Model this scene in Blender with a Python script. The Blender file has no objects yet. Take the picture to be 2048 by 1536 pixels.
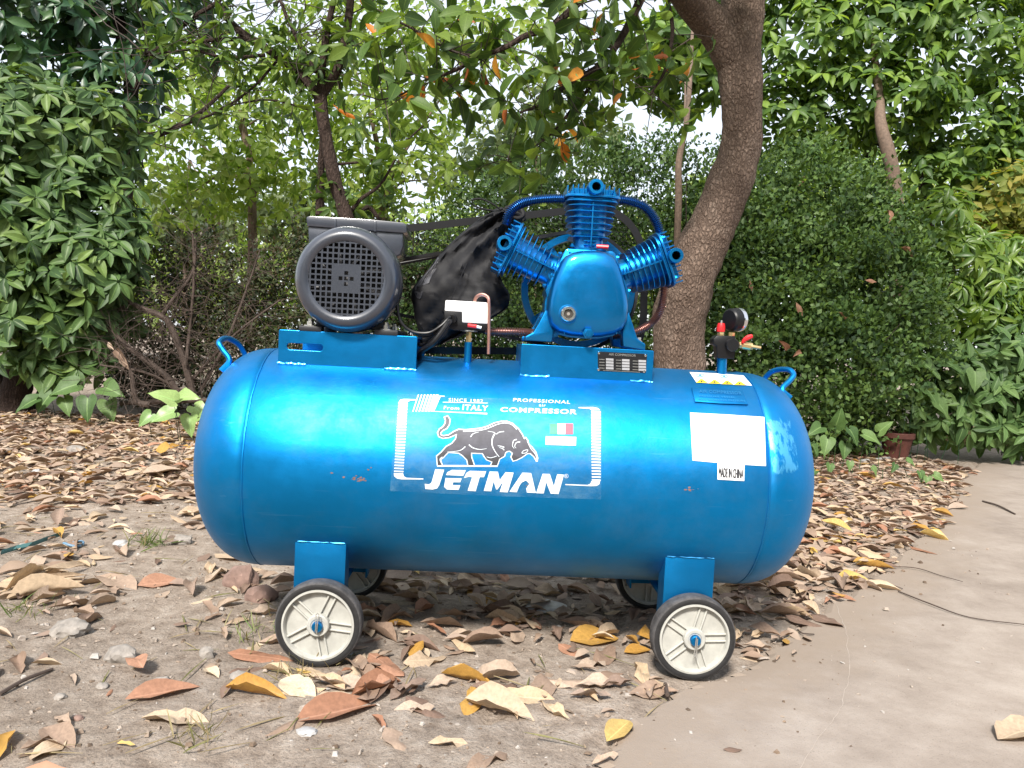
import bpy, bmesh, math, random
import numpy as np
from mathutils import Vector, Matrix, Quaternion, noise

rad = math.radians
rng = np.random.default_rng(11)
random.seed(11)
sc = bpy.context.scene
COL = sc.collection

# ------------------------------------------------------------------ camera
CAM = np.array((-0.097, -2.038, 0.771))
YAW, PITCH, ROLL = rad(2.44), rad(3.0), rad(3.0)
FPX = 1560.0                                   # focal length in photograph pixels (2048 wide)
fw = np.array((math.sin(YAW)*math.cos(PITCH), math.cos(YAW)*math.cos(PITCH), -math.sin(PITCH)))
r0 = np.array((math.cos(YAW), -math.sin(YAW), 0.0))
u0 = np.cross(r0, fw)
rt = r0*math.cos(ROLL) + u0*math.sin(ROLL)
up = -r0*math.sin(ROLL) + u0*math.cos(ROLL)
cd = bpy.data.cameras.new('camera')
cd.sensor_width = 36.0
cd.lens = FPX/2048*36.0
cd.clip_start = 0.05
cd.clip_end = 2000
cam = bpy.data.objects.new('camera', cd)
COL.objects.link(cam)
cam.matrix_world = Matrix(((rt[0], up[0], -fw[0], CAM[0]), (rt[1], up[1], -fw[1], CAM[1]),
                           (rt[2], up[2], -fw[2], CAM[2]), (0, 0, 0, 1)))
sc.camera = cam

# ------------------------------------------------------------------ sky, sun, exposure
SUN_EL, SUN_AZ = rad(46), math.atan2(-0.30, -0.95)      # azimuth measured from +Y towards +X
w = bpy.data.worlds.new('World')
sc.world = w
w.use_nodes = True
nt = w.node_tree
nt.nodes.clear()
sky = nt.nodes.new('ShaderNodeTexSky')
sky.sky_type = 'NISHITA'
sky.sun_disc = False
sky.sun_elevation = SUN_EL
sky.sun_rotation = SUN_AZ
sky.air_density = 1.0
sky.dust_density = 2.0
sky.ozone_density = 1.0
bg = nt.nodes.new('ShaderNodeBackground')
bg.inputs['Strength'].default_value = 0.13
ow = nt.nodes.new('ShaderNodeOutputWorld')
veil = nt.nodes.new('ShaderNodeMix')           # thin even overcast over the clear sky
veil.data_type = 'RGBA'
veil.inputs[0].default_value = 0.62
veil.inputs[7].default_value = (6.6, 6.8, 7.0, 1)
nt.links.new(sky.outputs[0], veil.inputs[6])
nt.links.new(veil.outputs[2], bg.inputs[0])
nt.links.new(bg.outputs[0], ow.inputs[0])
sl = bpy.data.lights.new('sun', 'SUN')
sl.energy = 4.6
sl.angle = rad(9)
sl.color = (1.0, 0.95, 0.88)
so = bpy.data.objects.new('sun', sl)
COL.objects.link(so)
sdir = Vector((math.sin(SUN_AZ)*math.cos(SUN_EL), math.cos(SUN_AZ)*math.cos(SUN_EL), math.sin(SUN_EL)))
so.rotation_euler = sdir.to_track_quat('Z', 'Y').to_euler()
so.location = (-2, -4, 6)
vs = sc.view_settings
vs.view_transform = 'Standard'
vs.look = 'None'
vs.gamma = 1.0
vs.use_curve_mapping = False
vs.exposure = 0.80

# ------------------------------------------------------------------ pixel <-> world helpers (distances are chosen per thing)
def ray(px, py):
    d = fw + rt*((px-1024)/FPX) - up*((py-768)/FPX)
    return d
def at(px, py, Y):
    d = ray(px, py)
    t = (Y-CAM[1])/d[1]
    return CAM + d*t
def gnd(px, py, z=0.0):
    d = ray(px, py)
    return CAM + d*((z-CAM[2])/d[2])
def proj(P):
    d = np.asarray(P) - CAM
    z = d@fw
    return np.stack((1024+FPX*(d@rt)/z, 768-FPX*(d@up)/z), -1)
def mpp(Y):                                    # metres per photograph pixel at plane Y
    return (Y-CAM[1])/FPX
TR, TZ = 0.2775, 0.448                         # tank radius, axis height (axis along X at Y = 0)
def hit(px, py, off=0.0):                      # point of the tank's shell seen at a pixel
    d = ray(px, py)
    r = TR+off
    a = d[1]**2+d[2]**2
    oy, oz = CAM[1], CAM[2]-TZ
    b = oy*d[1]+oz*d[2]
    c = oy*oy+oz*oz-r*r
    q = b*b-a*c
    t = (-b-math.sqrt(max(q, 0)))/a
    return CAM+d*t

# ------------------------------------------------------------------ materials
MATS = {}
def nodes(m):
    m.use_nodes = True
    t = m.node_tree
    return t, t.nodes['Principled BSDF'], t.nodes['Material Output']
def setin(n, **k):
    for a, v in k.items():
        n.inputs[a.replace('_', ' ')].default_value = v
def col4(c):
    return (c[0], c[1], c[2], 1)
def ramp(t, pts):
    r = t.nodes.new('ShaderNodeValToRGB')
    e = r.color_ramp.elements
    while len(e) < len(pts): e.new(0.5)
    for i, (p, c) in enumerate(pts):
        e[i].position = p
        e[i].color = col4(c)
    return r
def texco(t, kind='Object', scale=(1, 1, 1)):
    tc = t.nodes.new('ShaderNodeTexCoord')
    mp = t.nodes.new('ShaderNodeMapping')
    mp.inputs['Scale'].default_value = scale
    t.links.new(tc.outputs[kind], mp.inputs[0])
    return mp.outputs[0]
def noise_n(t, vec, scale, detail=4, rough=0.6):
    n = t.nodes.new('ShaderNodeTexNoise')
    n.inputs['Scale'].default_value = scale
    n.inputs['Detail'].default_value = detail
    n.inputs['Roughness'].default_value = rough
    t.links.new(vec, n.inputs['Vector'])
    return n
def mixc(t, fac, a, b, mode='MIX'):
    m = t.nodes.new('ShaderNodeMix')
    m.data_type = 'RGBA'
    m.blend_type = mode
    for s, i in ((fac, 0), (a, 6), (b, 7)):
        if hasattr(s, 'is_linked') or hasattr(s, 'links'): t.links.new(s, m.inputs[i])
        elif i == 0: m.inputs[i].default_value = s
        else: m.inputs[i].default_value = col4(s)
    return m.outputs[2]
def bump(t, bs, h, strength=0.3, dist=0.01):
    b = t.nodes.new('ShaderNodeBump')
    b.inputs['Strength'].default_value = strength
    b.inputs['Distance'].default_value = dist
    t.links.new(h, b.inputs['Height'])
    t.links.new(b.outputs[0], bs.inputs['Normal'])
    return b
def plain(name, c, rough=0.5, metal=0.0, coat=0.0, var=0.12, nscale=40, bumps=0.0, bscale=200, spec=0.5):
    m = bpy.data.materials.new(name)
    t, bs, o = nodes(m)
    v = texco(t)
    n = noise_n(t, v, nscale)
    r = ramp(t, [(0.3, [x*(1-var) for x in c]), (0.7, [min(1, x*(1+var)) for x in c])])
    t.links.new(n.outputs[0], r.inputs[0])
    t.links.new(r.outputs[0], bs.inputs['Base Color'])
    setin(bs, Roughness=rough, Metallic=metal)
    bs.inputs['Coat Weight'].default_value = coat
    bs.inputs['Coat Roughness'].default_value = 0.12
    bs.inputs['Specular IOR Level'].default_value = spec
    if bumps:
        n2 = noise_n(t, v, bscale, 3)
        bump(t, bs, n2.outputs[0], bumps, 0.004)
    MATS[name] = m
    return m

def blue_paint(name, c, rough=0.33, tank=False, coat=0.12):
    m = bpy.data.materials.new(name)
    t, bs, o = nodes(m)
    v = texco(t)
    n = noise_n(t, v, 5, 5)
    base = ramp(t, [(0.3, [x*0.88 for x in c]), (0.7, [x*1.1 for x in c])])
    t.links.new(n.outputs[0], base.inputs[0])
    colr = base.outputs[0]
    fl = noise_n(t, v, 520, 2)
    rr = ramp(t, [(0.3, (rough-0.04,)*3), (0.75, (rough+0.09,)*3)])
    n3 = noise_n(t, v, 14, 6, 0.7)
    t.links.new(n3.outputs[0], rr.inputs[0])
    if tank:
        # crisp highlights beside the right weld seam, painted into the colour as lighter patches
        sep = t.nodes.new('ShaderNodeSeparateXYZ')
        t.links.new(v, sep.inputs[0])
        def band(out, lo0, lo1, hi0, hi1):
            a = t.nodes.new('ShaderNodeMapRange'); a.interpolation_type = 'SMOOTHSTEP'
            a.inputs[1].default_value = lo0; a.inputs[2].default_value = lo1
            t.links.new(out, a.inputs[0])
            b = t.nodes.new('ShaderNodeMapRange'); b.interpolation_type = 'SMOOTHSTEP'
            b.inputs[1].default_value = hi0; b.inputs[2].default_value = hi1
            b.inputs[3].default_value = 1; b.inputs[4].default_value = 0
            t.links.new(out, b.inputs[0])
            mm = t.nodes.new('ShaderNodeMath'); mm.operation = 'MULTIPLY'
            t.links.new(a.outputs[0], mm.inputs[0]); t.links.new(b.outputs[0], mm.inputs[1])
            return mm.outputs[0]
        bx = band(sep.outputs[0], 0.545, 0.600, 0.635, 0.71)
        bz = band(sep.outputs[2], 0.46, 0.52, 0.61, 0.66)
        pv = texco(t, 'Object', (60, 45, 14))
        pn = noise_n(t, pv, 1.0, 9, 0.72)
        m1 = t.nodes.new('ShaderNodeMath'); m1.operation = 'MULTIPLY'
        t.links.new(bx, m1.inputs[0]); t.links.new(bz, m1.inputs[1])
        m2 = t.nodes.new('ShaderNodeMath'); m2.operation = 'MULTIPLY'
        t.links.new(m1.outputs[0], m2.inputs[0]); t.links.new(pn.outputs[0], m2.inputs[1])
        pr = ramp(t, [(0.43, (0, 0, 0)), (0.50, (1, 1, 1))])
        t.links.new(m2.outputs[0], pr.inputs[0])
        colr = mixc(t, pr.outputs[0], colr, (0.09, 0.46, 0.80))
        # small chips to primer, faint scuffs
        cn = noise_n(t, texco(t, 'Object', (30, 30, 60)), 1.0, 8, 0.75)
        cr = ramp(t, [(0.735, (0, 0, 0)), (0.75, (1, 1, 1))])
        t.links.new(cn.outputs[0], cr.inputs[0])
        colr = mixc(t, cr.outputs[0], colr, (0.10, 0.16, 0.26))
        # handling marks: faint scratches and a film of dust
        sn = noise_n(t, texco(t, 'Object', (5, 90, 90)), 1.0, 6, 0.6)
        sr = ramp(t, [(0.64, (0, 0, 0)), (0.70, (0.22,)*3)])
        t.links.new(sn.outputs[0], sr.inputs[0])
        colr = mixc(t, sr.outputs[0], colr, (0.10, 0.34, 0.62))
        un = noise_n(t, texco(t, 'Object', (6, 6, 6)), 1.0, 8, 0.72)
        ur = ramp(t, [(0.45, (0, 0, 0)), (0.75, (0.20,)*3)])
        t.links.new(un.outputs[0], ur.inputs[0])
        colr = mixc(t, ur.outputs[0], colr, (0.16, 0.26, 0.36))
        # dust that settles low on the shell
        gr = t.nodes.new('ShaderNodeMapRange'); gr.inputs[1].default_value = 0.30; gr.inputs[2].default_value = 0.16
        t.links.new(sep.outputs[2], gr.inputs[0])
        dn = noise_n(t, texco(t, 'Object', (3, 30, 30)), 1.5, 5, 0.7)
        dm = t.nodes.new('ShaderNodeMath'); dm.operation = 'MULTIPLY'
        t.links.new(gr.outputs[0], dm.inputs[0]); t.links.new(dn.outputs[0], dm.inputs[1])
        dk = t.nodes.new('ShaderNodeMath'); dk.operation = 'MULTIPLY'; dk.inputs[1].default_value = 0.55
        t.links.new(dm.outputs[0], dk.inputs[0])
        colr = mixc(t, dk.outputs[0], colr, (0.13, 0.10, 0.09))
    t.links.new(colr, bs.inputs['Base Color'])
    t.links.new(rr.outputs[0], bs.inputs['Roughness'])
    setin(bs, Metallic=0.9)
    bs.inputs['Coat Weight'].default_value = coat
    bs.inputs['Coat Roughness'].default_value = 0.10
    ad = t.nodes.new('ShaderNodeMath'); ad.operation = 'MULTIPLY_ADD'; ad.inputs[1].default_value = 0.8
    n4 = noise_n(t, v, 60, 3)
    t.links.new(fl.outputs[0], ad.inputs[0]); t.links.new(n4.outputs[0], ad.inputs[2])
    n5 = noise_n(t, texco(t, 'Object', (2.5, 7, 7)), 1.6, 3)
    ad2 = t.nodes.new('ShaderNodeMath'); ad2.operation = 'MULTIPLY_ADD'; ad2.inputs[1].default_value = 5.0
    t.links.new(n5.outputs[0], ad2.inputs[0]); t.links.new(ad.outputs[0], ad2.inputs[2])
    bump(t, bs, ad2.outputs[0], 0.16, 0.0013)
    MATS[name] = m
    return m

def leafmat(name, cols, trans=0.35, rough=0.42, spec=0.4, tcol=None, vein=0.0):
    m = bpy.data.materials.new(name)
    t, bs, o = nodes(m)
    at_ = t.nodes.new('ShaderNodeAttribute'); at_.attribute_name = 'rnd'
    oi = t.nodes.new('ShaderNodeObjectInfo')
    ad = t.nodes.new('ShaderNodeMath'); ad.operation = 'ADD'
    t.links.new(at_.outputs['Fac'], ad.inputs[0]); t.links.new(oi.outputs['Random'], ad.inputs[1])
    fr = t.nodes.new('ShaderNodeMath'); fr.operation = 'FRACT'
    t.links.new(ad.outputs[0], fr.inputs[0])
    k = len(cols)
    r = ramp(t, [((i+0.5)/k if k > 1 else 0.5, c) for i, c in enumerate(cols)])
    t.links.new(fr.outputs[0], r.inputs[0])
    n = noise_n(t, texco(t, 'Object'), 18, 4)
    c2 = mixc(t, 0.5, r.outputs[0], n.outputs[0], 'OVERLAY')
    hs = t.nodes.new('ShaderNodeHueSaturation'); hs.inputs['Saturation'].default_value = 0.0
    t.links.new(n.outputs[0], hs.inputs['Color'])
    c2 = mixc(t, 0.45, r.outputs[0], hs.outputs[0], 'OVERLAY')
    if vein:
        uv = t.nodes.new('ShaderNodeAttribute'); uv.attribute_name = 'across'
        vr = ramp(t, [(0.0, (1, 1, 1)), (0.10, (0, 0, 0))])
        t.links.new(uv.outputs['Fac'], vr.inputs[0])
        vm = t.nodes.new('ShaderNodeMath'); vm.operation = 'MULTIPLY'; vm.inputs[1].default_value = vein
        t.links.new(vr.outputs[0], vm.inputs[0])
        c2 = mixc(t, vm.outputs[0], c2, [min(1, x*1.8+0.03) for x in cols[-1]])
    t.links.new(c2, bs.inputs['Base Color'])
    setin(bs, Roughness=rough)
    bs.inputs['Specular IOR Level'].default_value = spec
    if trans > 0:
        tr = t.nodes.new('ShaderNodeBsdfTranslucent')
        tc_ = mixc(t, 1.0, c2, tcol or (1.9, 1.8, 0.7), 'MULTIPLY')
        t.links.new(tc_, tr.inputs[0])
        mx = t.nodes.new('ShaderNodeMixShader'); mx.inputs[0].default_value = trans
        t.links.new(bs.outputs[0], mx.inputs[1]); t.links.new(tr.outputs[0], mx.inputs[2])
        t.links.new(mx.outputs[0], o.inputs[0])
    MATS[name] = m
    return m

BLUE = (0.004, 0.225, 0.56)
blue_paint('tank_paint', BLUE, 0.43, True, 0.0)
blue_paint('blue_paint', (0.004, 0.20, 0.50), 0.38)
blue_paint('cast_blue', (0.003, 0.195, 0.50), 0.33, False, 0.4)
blue_paint('weld_blue', (0.05, 0.33, 0.66), 0.40)
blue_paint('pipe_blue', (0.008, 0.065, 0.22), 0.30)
plain('motor_grey', (0.025, 0.030, 0.043), 0.40, 0.0, 1.0, 0.1, 30, 0.04, 60)
plain('motor_dark', (0.012, 0.013, 0.016), 0.5)
plain('black_inside', (0.002, 0.002, 0.002), 0.9, spec=0.1)
plain('fan_grey', (0.08, 0.08, 0.085), 0.5)
plain('black_plastic', (0.006, 0.006, 0.007), 0.42, spec=0.35)
plain('black_steel', (0.005, 0.005, 0.006), 0.45, spec=0.3)
plain('rubber', (0.013, 0.0125, 0.013), 0.75, 0, 0, 0.35, 25, 0.3, 120)
plain('rubber_worn', (0.055, 0.052, 0.052), 0.9, 0, 0, 0.5, 40, 0.5, 150)
plain('wheel_plastic', (0.385, 0.380, 0.345), 0.5, 0, 0, 0.16, 26)
plain('white_plastic', (0.80, 0.80, 0.80), 0.4, 0, 0, 0.03)
plain('red_plastic', (0.55, 0.018, 0.022), 0.35)
plain('zinc', (0.62, 0.62, 0.60), 0.32, 0.9)
plain('brass', (0.72, 0.52, 0.25), 0.28, 0.9)
plain('copper', (0.62, 0.34, 0.28), 0.33, 0.85)
plain('copper_dark', (0.26, 0.13, 0.11), 0.36, 0.8)
plain('paper', (0.74, 0.75, 0.76), 0.55, 0, 0, 0.02)
plain('white_print', (0.60, 0.66, 0.70), 0.4, 0, 0.3, 0.05, 60)
plain('bull_grey', (0.062, 0.062, 0.078), 0.5, 0, 0.0, 0.2, 60, spec=0.3)
plain('ink_grey', (0.16, 0.165, 0.18), 0.5)
plain('ink_dark', (0.03, 0.03, 0.035), 0.5)
plain('ink_green', (0.02, 0.35, 0.17), 0.4)
plain('ink_red', (0.60, 0.06, 0.10), 0.4)
plain('ink_yellow', (0.80, 0.62, 0.02), 0.4)
plain('ink_blue', (0.02, 0.25, 0.50), 0.4)
plain('ink_pink', (0.72, 0.35, 0.38), 0.4)
plain('plate_black', (0.012, 0.012, 0.014), 0.35, 0.2)
plain('chrome', (0.75, 0.76, 0.78), 0.15, 1.0)
plain('glass_dark', (0.05, 0.045, 0.04), 0.1)
plain('rust', (0.16, 0.10, 0.09), 0.8, 0, 0, 0.4, 90)
plain('terracotta', (0.10, 0.032, 0.022), 0.75, 0, 0, 0.3, 14)
plain('stone_pale', (0.235, 0.21, 0.185), 0.9, 0, 0, 0.35, 30, 0.6, 60)
plain('stone_brown', (0.20, 0.13, 0.105), 0.9, 0, 0, 0.35, 22, 0.6, 60)
plain('worn_foil', (0.05, 0.05, 0.056), 0.4, 0, 0, 0.4, 60)
plain('fan_grey2', (0.30, 0.30, 0.31), 0.5)
plain('crack', (0.32, 0.275, 0.235), 0.9)
plain('ink_pale', (0.40, 0.41, 0.43), 0.5)
plain('teal_plastic', (0.045, 0.12, 0.12), 0.6)
plain('blue_plastic', (0.10, 0.19, 0.28), 0.5)
plain('pvc_white', (0.34, 0.33, 0.32), 0.5, 0, 0, 0.2)
plain('twig', (0.058, 0.040, 0.031), 0.85, 0, 0, 0.35, 50)
plain('twig_dark', (0.045, 0.032, 0.026), 0.85, 0, 0, 0.35, 50)
plain('twig_pale', (0.125, 0.085, 0.06), 0.85, 0, 0, 0.35, 50)

def film_mat():
    m = bpy.data.materials.new('sticker_film')
    t, bs, o = nodes(m)
    n = noise_n(t, texco(t, 'Object', (14, 14, 22)), 1, 8, 0.7)
    setin(bs, Roughness=0.42)
    t.links.new(mixc(t, n.outputs[0], (0.05, 0.27, 0.50), (0.22, 0.42, 0.52)), bs.inputs['Base Color'])
    tr = t.nodes.new('ShaderNodeBsdfTransparent')
    tr.inputs[0].default_value = (0.93, 0.97, 0.99, 1)
    r = ramp(t, [(0.42, (0.05,)*3), (0.68, (0.34,)*3)])
    t.links.new(n.outputs[0], r.inputs[0])
    mx = t.nodes.new('ShaderNodeMixShader')
    t.links.new(r.outputs[0], mx.inputs[0])
    t.links.new(tr.outputs[0], mx.inputs[1]); t.links.new(bs.outputs[0], mx.inputs[2])
    t.links.new(mx.outputs[0], o.inputs[0])
    MATS['film'] = m
film_mat()

def fabric():
    m = bpy.data.materials.new('black_fabric')
    t, bs, o = nodes(m)
    v = texco(t)
    n = noise_n(t, v, 9, 6)
    t.links.new(mixc(t, n.outputs[0], (0.004, 0.004, 0.005), (0.012, 0.012, 0.014)), bs.inputs['Base Color'])
    setin(bs, Roughness=0.68)
    bs.inputs['Specular IOR Level'].default_value = 0.3
    n2 = noise_n(t, v, 600, 2)
    n3 = noise_n(t, v, 28, 4)
    ad = t.nodes.new('ShaderNodeMath'); ad.operation = 'MULTIPLY_ADD'; ad.inputs[1].default_value = 0.08
    t.links.new(n2.outputs[0], ad.inputs[0]); t.links.new(n3.outputs[0], ad.inputs[2])
    bump(t, bs, ad.outputs[0], 0.35, 0.006)
    MATS['fabric'] = m
fabric()

def soil(name, a, b, c, scale=1.0):
    m = bpy.data.materials.new(name)
    t, bs, o = nodes(m)
    v = texco(t)
    n1 = noise_n(t, v, 1.3*scale, 6, 0.6)
    n2 = noise_n(t, v, 16*scale, 8, 0.72)
    n3 = noise_n(t, v, 170*scale, 4, 0.7)
    r = ramp(t, [(0.32, a), (0.52, b), (0.72, c)])
    t.links.new(n2.outputs[0], r.inputs[0])
    c1 = mixc(t, 0.35, r.outputs[0], n1.outputs[0], 'OVERLAY')
    hs = t.nodes.new('ShaderNodeHueSaturation'); hs.inputs['Saturation'].default_value = 0
    t.links.new(n1.outputs[0], hs.inputs['Color'])
    c1 = mixc(t, 0.5, r.outputs[0], hs.outputs[0], 'OVERLAY')
    r3 = ramp(t, [(0.34, (0.45,)*3), (0.48, (1, 1, 1)), (0.70, (1.0,)*3), (0.76, (1.5,)*3)])
    t.links.new(n3.outputs[0], r3.inputs[0])
    c1 = mixc(t, 0.75, c1, r3.outputs[0], 'MULTIPLY')
    t.links.new(c1, bs.inputs['Base Color'])
    setin(bs, Roughness=0.95)
    bs.inputs['Specular IOR Level'].default_value = 0.2
    ad = t.nodes.new('ShaderNodeMath'); ad.operation = 'MULTIPLY_ADD'; ad.inputs[1].default_value = 0.25
    t.links.new(n3.outputs[0], ad.inputs[0]); t.links.new(n2.outputs[0], ad.inputs[2])
    bump(t, bs, ad.outputs[0], 0.8, 0.02)
    MATS[name] = m
soil('dirt', (0.165, 0.127, 0.098), (0.275, 0.225, 0.182), (0.385, 0.332, 0.282))

def concrete():
    m = bpy.data.materials.new('concrete')
    t, bs, o = nodes(m)
    v = texco(t)
    n1 = noise_n(t, v, 1.1, 6, 0.6)
    n2 = noise_n(t, v, 9, 9, 0.7)
    n3 = noise_n(t, v, 260, 3, 0.6)
    r = ramp(t, [(0.30, (0.165, 0.132, 0.108)), (0.52, (0.262, 0.220, 0.186)), (0.72, (0.345, 0.300, 0.260))])
    mx = t.nodes.new('ShaderNodeMath'); mx.operation = 'MULTIPLY_ADD'; mx.inputs[1].default_value = 0.5
    hf = t.nodes.new('ShaderNodeMath'); hf.operation = 'MULTIPLY'; hf.inputs[1].default_value = 0.5
    t.links.new(n1.outputs[0], hf.inputs[0])
    t.links.new(n2.outputs[0], mx.inputs[0]); t.links.new(hf.outputs[0], mx.inputs[2])
    t.links.new(mx.outputs[0], r.inputs[0])
    sp = ramp(t, [(0.30, (0.55,)*3), (0.40, (1, 1, 1)), (0.72, (1,)*3), (0.78, (1.3,)*3)])
    t.links.new(n3.outputs[0], sp.inputs[0])
    c = mixc(t, 0.8, r.outputs[0], sp.outputs[0], 'MULTIPLY')
    # a meandering hairline crack
    wv = noise_n(t, v, 2.2, 5)
    vo = t.nodes.new('ShaderNodeTexVoronoi'); vo.feature = 'DISTANCE_TO_EDGE'; vo.inputs['Scale'].default_value = 0.75
    mv = t.nodes.new('ShaderNodeMix'); mv.data_type = 'VECTOR'; mv.inputs[0].default_value = 0.12
    t.links.new(v, mv.inputs[4]); t.links.new(wv.outputs[1], mv.inputs[5])
    t.links.new(mv.outputs[1], vo.inputs['Vector'])
    # drifted soil along the worn edge
    e = t.nodes.new('ShaderNodeAttribute'); e.attribute_name = 'edge'
    en = noise_n(t, v, 7, 6, 0.7)
    em = t.nodes.new('ShaderNodeMath'); em.operation = 'MULTIPLY_ADD'; em.inputs[1].default_value = 0.9
    t.links.new(en.outputs[0], em.inputs[0]); t.links.new(e.outputs['Fac'], em.inputs[2])
    er = ramp(t, [(0.55, (1, 1, 1)), (0.95, (0, 0, 0))])
    t.links.new(em.outputs[0], er.inputs[0])
    c = mixc(t, er.outputs[0], c, (0.235, 0.190, 0.152))
    t.links.new(c, bs.inputs['Base Color'])
    setin(bs, Roughness=0.9)
    bs.inputs['Specular IOR Level'].default_value = 0.25
    ad = t.nodes.new('ShaderNodeMath'); ad.operation = 'MULTIPLY_ADD'; ad.inputs[1].default_value = 0.3
    t.links.new(n3.outputs[0], ad.inputs[0]); t.links.new(n2.outputs[0], ad.inputs[2])
    bump(t, bs, ad.outputs[0], 0.45, 0.01)
    MATS['concrete'] = m
concrete()

def bark(name, a, b, c, sx=52, sz=26, bstr=0.8):
    m = bpy.data.materials.new(name)
    t, bs, o = nodes(m)
    v = texco(t, 'Object', (sx, sx, sz))
    wn = noise_n(t, v, 0.9, 4)
    mv = t.nodes.new('ShaderNodeMix'); mv.data_type = 'VECTOR'; mv.inputs[0].default_value = 0.6
    t.links.new(v, mv.inputs[4]); t.links.new(wn.outputs[1], mv.inputs[5])
    vo = t.nodes.new('ShaderNodeTexVoronoi'); vo.feature = 'DISTANCE_TO_EDGE'; vo.inputs['Scale'].default_value = 2.6
    t.links.new(mv.outputs[1], vo.inputs['Vector'])
    n2 = noise_n(t, texco(t, 'Object', (5.0, 5.0, 2.2)), 2, 8, 0.72)
    n3 = noise_n(t, texco(t, 'Object', (60, 60, 40)), 2, 5, 0.7)
    ck = ramp(t, [(0.0, (0, 0, 0)), (0.30, (1, 1, 1))])
    t.links.new(vo.outputs[0], ck.inputs[0])
    bc = ramp(t, [(0.3, a), (0.55, b), (0.75, c)])
    ad0 = t.nodes.new('ShaderNodeMath'); ad0.operation = 'MULTIPLY_ADD'; ad0.inputs[1].default_value = 0.4
    hf = t.nodes.new('ShaderNodeMath'); hf.operation = 'MULTIPLY'; hf.inputs[1].default_value = 0.62
    t.links.new(n2.outputs[0], hf.inputs[0]); t.links.new(n3.outputs[0], ad0.inputs[0]); t.links.new(hf.outputs[0], ad0.inputs[2])
    t.links.new(ad0.outputs[0], bc.inputs[0])
    ckn = t.nodes.new('ShaderNodeMath'); ckn.operation = 'MULTIPLY_ADD'; ckn.inputs[1].default_value = 0.46
    ckm = t.nodes.new('ShaderNodeMath'); ckm.operation = 'MULTIPLY'; ckm.inputs[1].default_value = 0.95
    t.links.new(n3.outputs[0], ckm.inputs[0]); t.links.new(ck.outputs[0], ckn.inputs[0]); t.links.new(ckm.outputs[0], ckn.inputs[2])
    c1 = mixc(t, ckn.outputs[0], [x*0.55 for x in a], bc.outputs[0])
    t.links.new(c1, bs.inputs['Base Color'])
    setin(bs, Roughness=0.92)
    bs.inputs['Specular IOR Level'].default_value = 0.2
    ad = t.nodes.new('ShaderNodeMath'); ad.operation = 'MULTIPLY_ADD'; ad.inputs[1].default_value = 0.3
    t.links.new(n3.outputs[0], ad.inputs[0]); t.links.new(ck.outputs[0], ad.inputs[2])
    bump(t, bs, ad.outputs[0], bstr, 0.012)
    MATS[name] = m
bark('bark', (0.075, 0.050, 0.038), (0.195, 0.140, 0.108), (0.36, 0.285, 0.235))
bark('bark_dark', (0.030, 0.021, 0.018), (0.060, 0.040, 0.032), (0.11, 0.08, 0.065), 40, 14, 0.7)

leafmat('leaf_big', [(0.032, 0.066, 0.022), (0.056, 0.108, 0.032), (0.084, 0.152, 0.042), (0.060, 0.108, 0.036), (0.130, 0.200, 0.048)], 0.22, 0.5, 0.3, None, 0.5)
leafmat('leaf_canopy', [(0.035, 0.070, 0.020), (0.060, 0.115, 0.026), (0.085, 0.150, 0.032), (0.130, 0.195, 0.036)], 0.40, 0.5, 0.3, None, 0.3)
leafmat('leaf_orange', [(0.50, 0.16, 0.018), (0.55, 0.26, 0.03), (0.34, 0.10, 0.03)], 0.35, 0.5, 0.3, (1.5, 1.4, 1.0))
leafmat('leaf_dark', [(0.018, 0.050, 0.026), (0.028, 0.075, 0.034), (0.040, 0.095, 0.040), (0.060, 0.125, 0.040)], 0.25, 0.4, 0.45)
leafmat('leaf_hedge', [(0.024, 0.052, 0.018), (0.052, 0.104, 0.032), (0.086, 0.155, 0.042), (0.140, 0.225, 0.055), (0.066, 0.115, 0.038)], 0.25, 0.5, 0.3)
leafmat('leaf_hedge_dull', [(0.016, 0.026, 0.012), (0.034, 0.050, 0.020), (0.055, 0.055, 0.026), (0.045, 0.075, 0.024), (0.06, 0.045, 0.025)], 0.2, 0.5, 0.3)
leafmat('leaf_far', [(0.12, 0.18, 0.035), (0.18, 0.25, 0.05), (0.24, 0.31, 0.07), (0.15, 0.21, 0.055), (0.26, 0.31, 0.07)], 0.5, 0.5, 0.3, (1.55, 1.75, 0.75))
leafmat('leaf_far_grey', [(0.070, 0.105, 0.055), (0.110, 0.150, 0.075), (0.150, 0.190, 0.095)], 0.4, 0.55, 0.3)
leafmat('leaf_right', [(0.050, 0.100, 0.024), (0.090, 0.165, 0.034), (0.140, 0.230, 0.042), (0.200, 0.300, 0.050), (0.065, 0.120, 0.040)], 0.4, 0.48, 0.3, None, 0.4)
leafmat('leaf_lime', [(0.085, 0.155, 0.024), (0.125, 0.205, 0.030), (0.165, 0.245, 0.040), (0.065, 0.13, 0.028)], 0.4, 0.38, 0.45)
leafmat('leaf_low', [(0.050, 0.100, 0.030), (0.078, 0.145, 0.042), (0.120, 0.195, 0.062)], 0.28, 0.52, 0.3, None, 0.7)
leafmat('leaf_pale', [(0.22, 0.33, 0.11), (0.30, 0.42, 0.16), (0.16, 0.28, 0.09)], 0.25, 0.4, 0.5, None, 0.8)
leafmat('leaf_dryfol', [(0.15, 0.18, 0.04), (0.26, 0.22, 0.04), (0.11, 0.16, 0.04)], 0.35, 0.6, 0.2)
leafmat('litter', [(0.235, 0.162, 0.117), (0.30, 0.218, 0.162), (0.36, 0.272, 0.205), (0.42, 0.330, 0.252), (0.27, 0.200, 0.158), (0.165, 0.108, 0.080)], 0.12, 0.65, 0.25, (1.3, 1.1, 0.8), 0.35)
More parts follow.
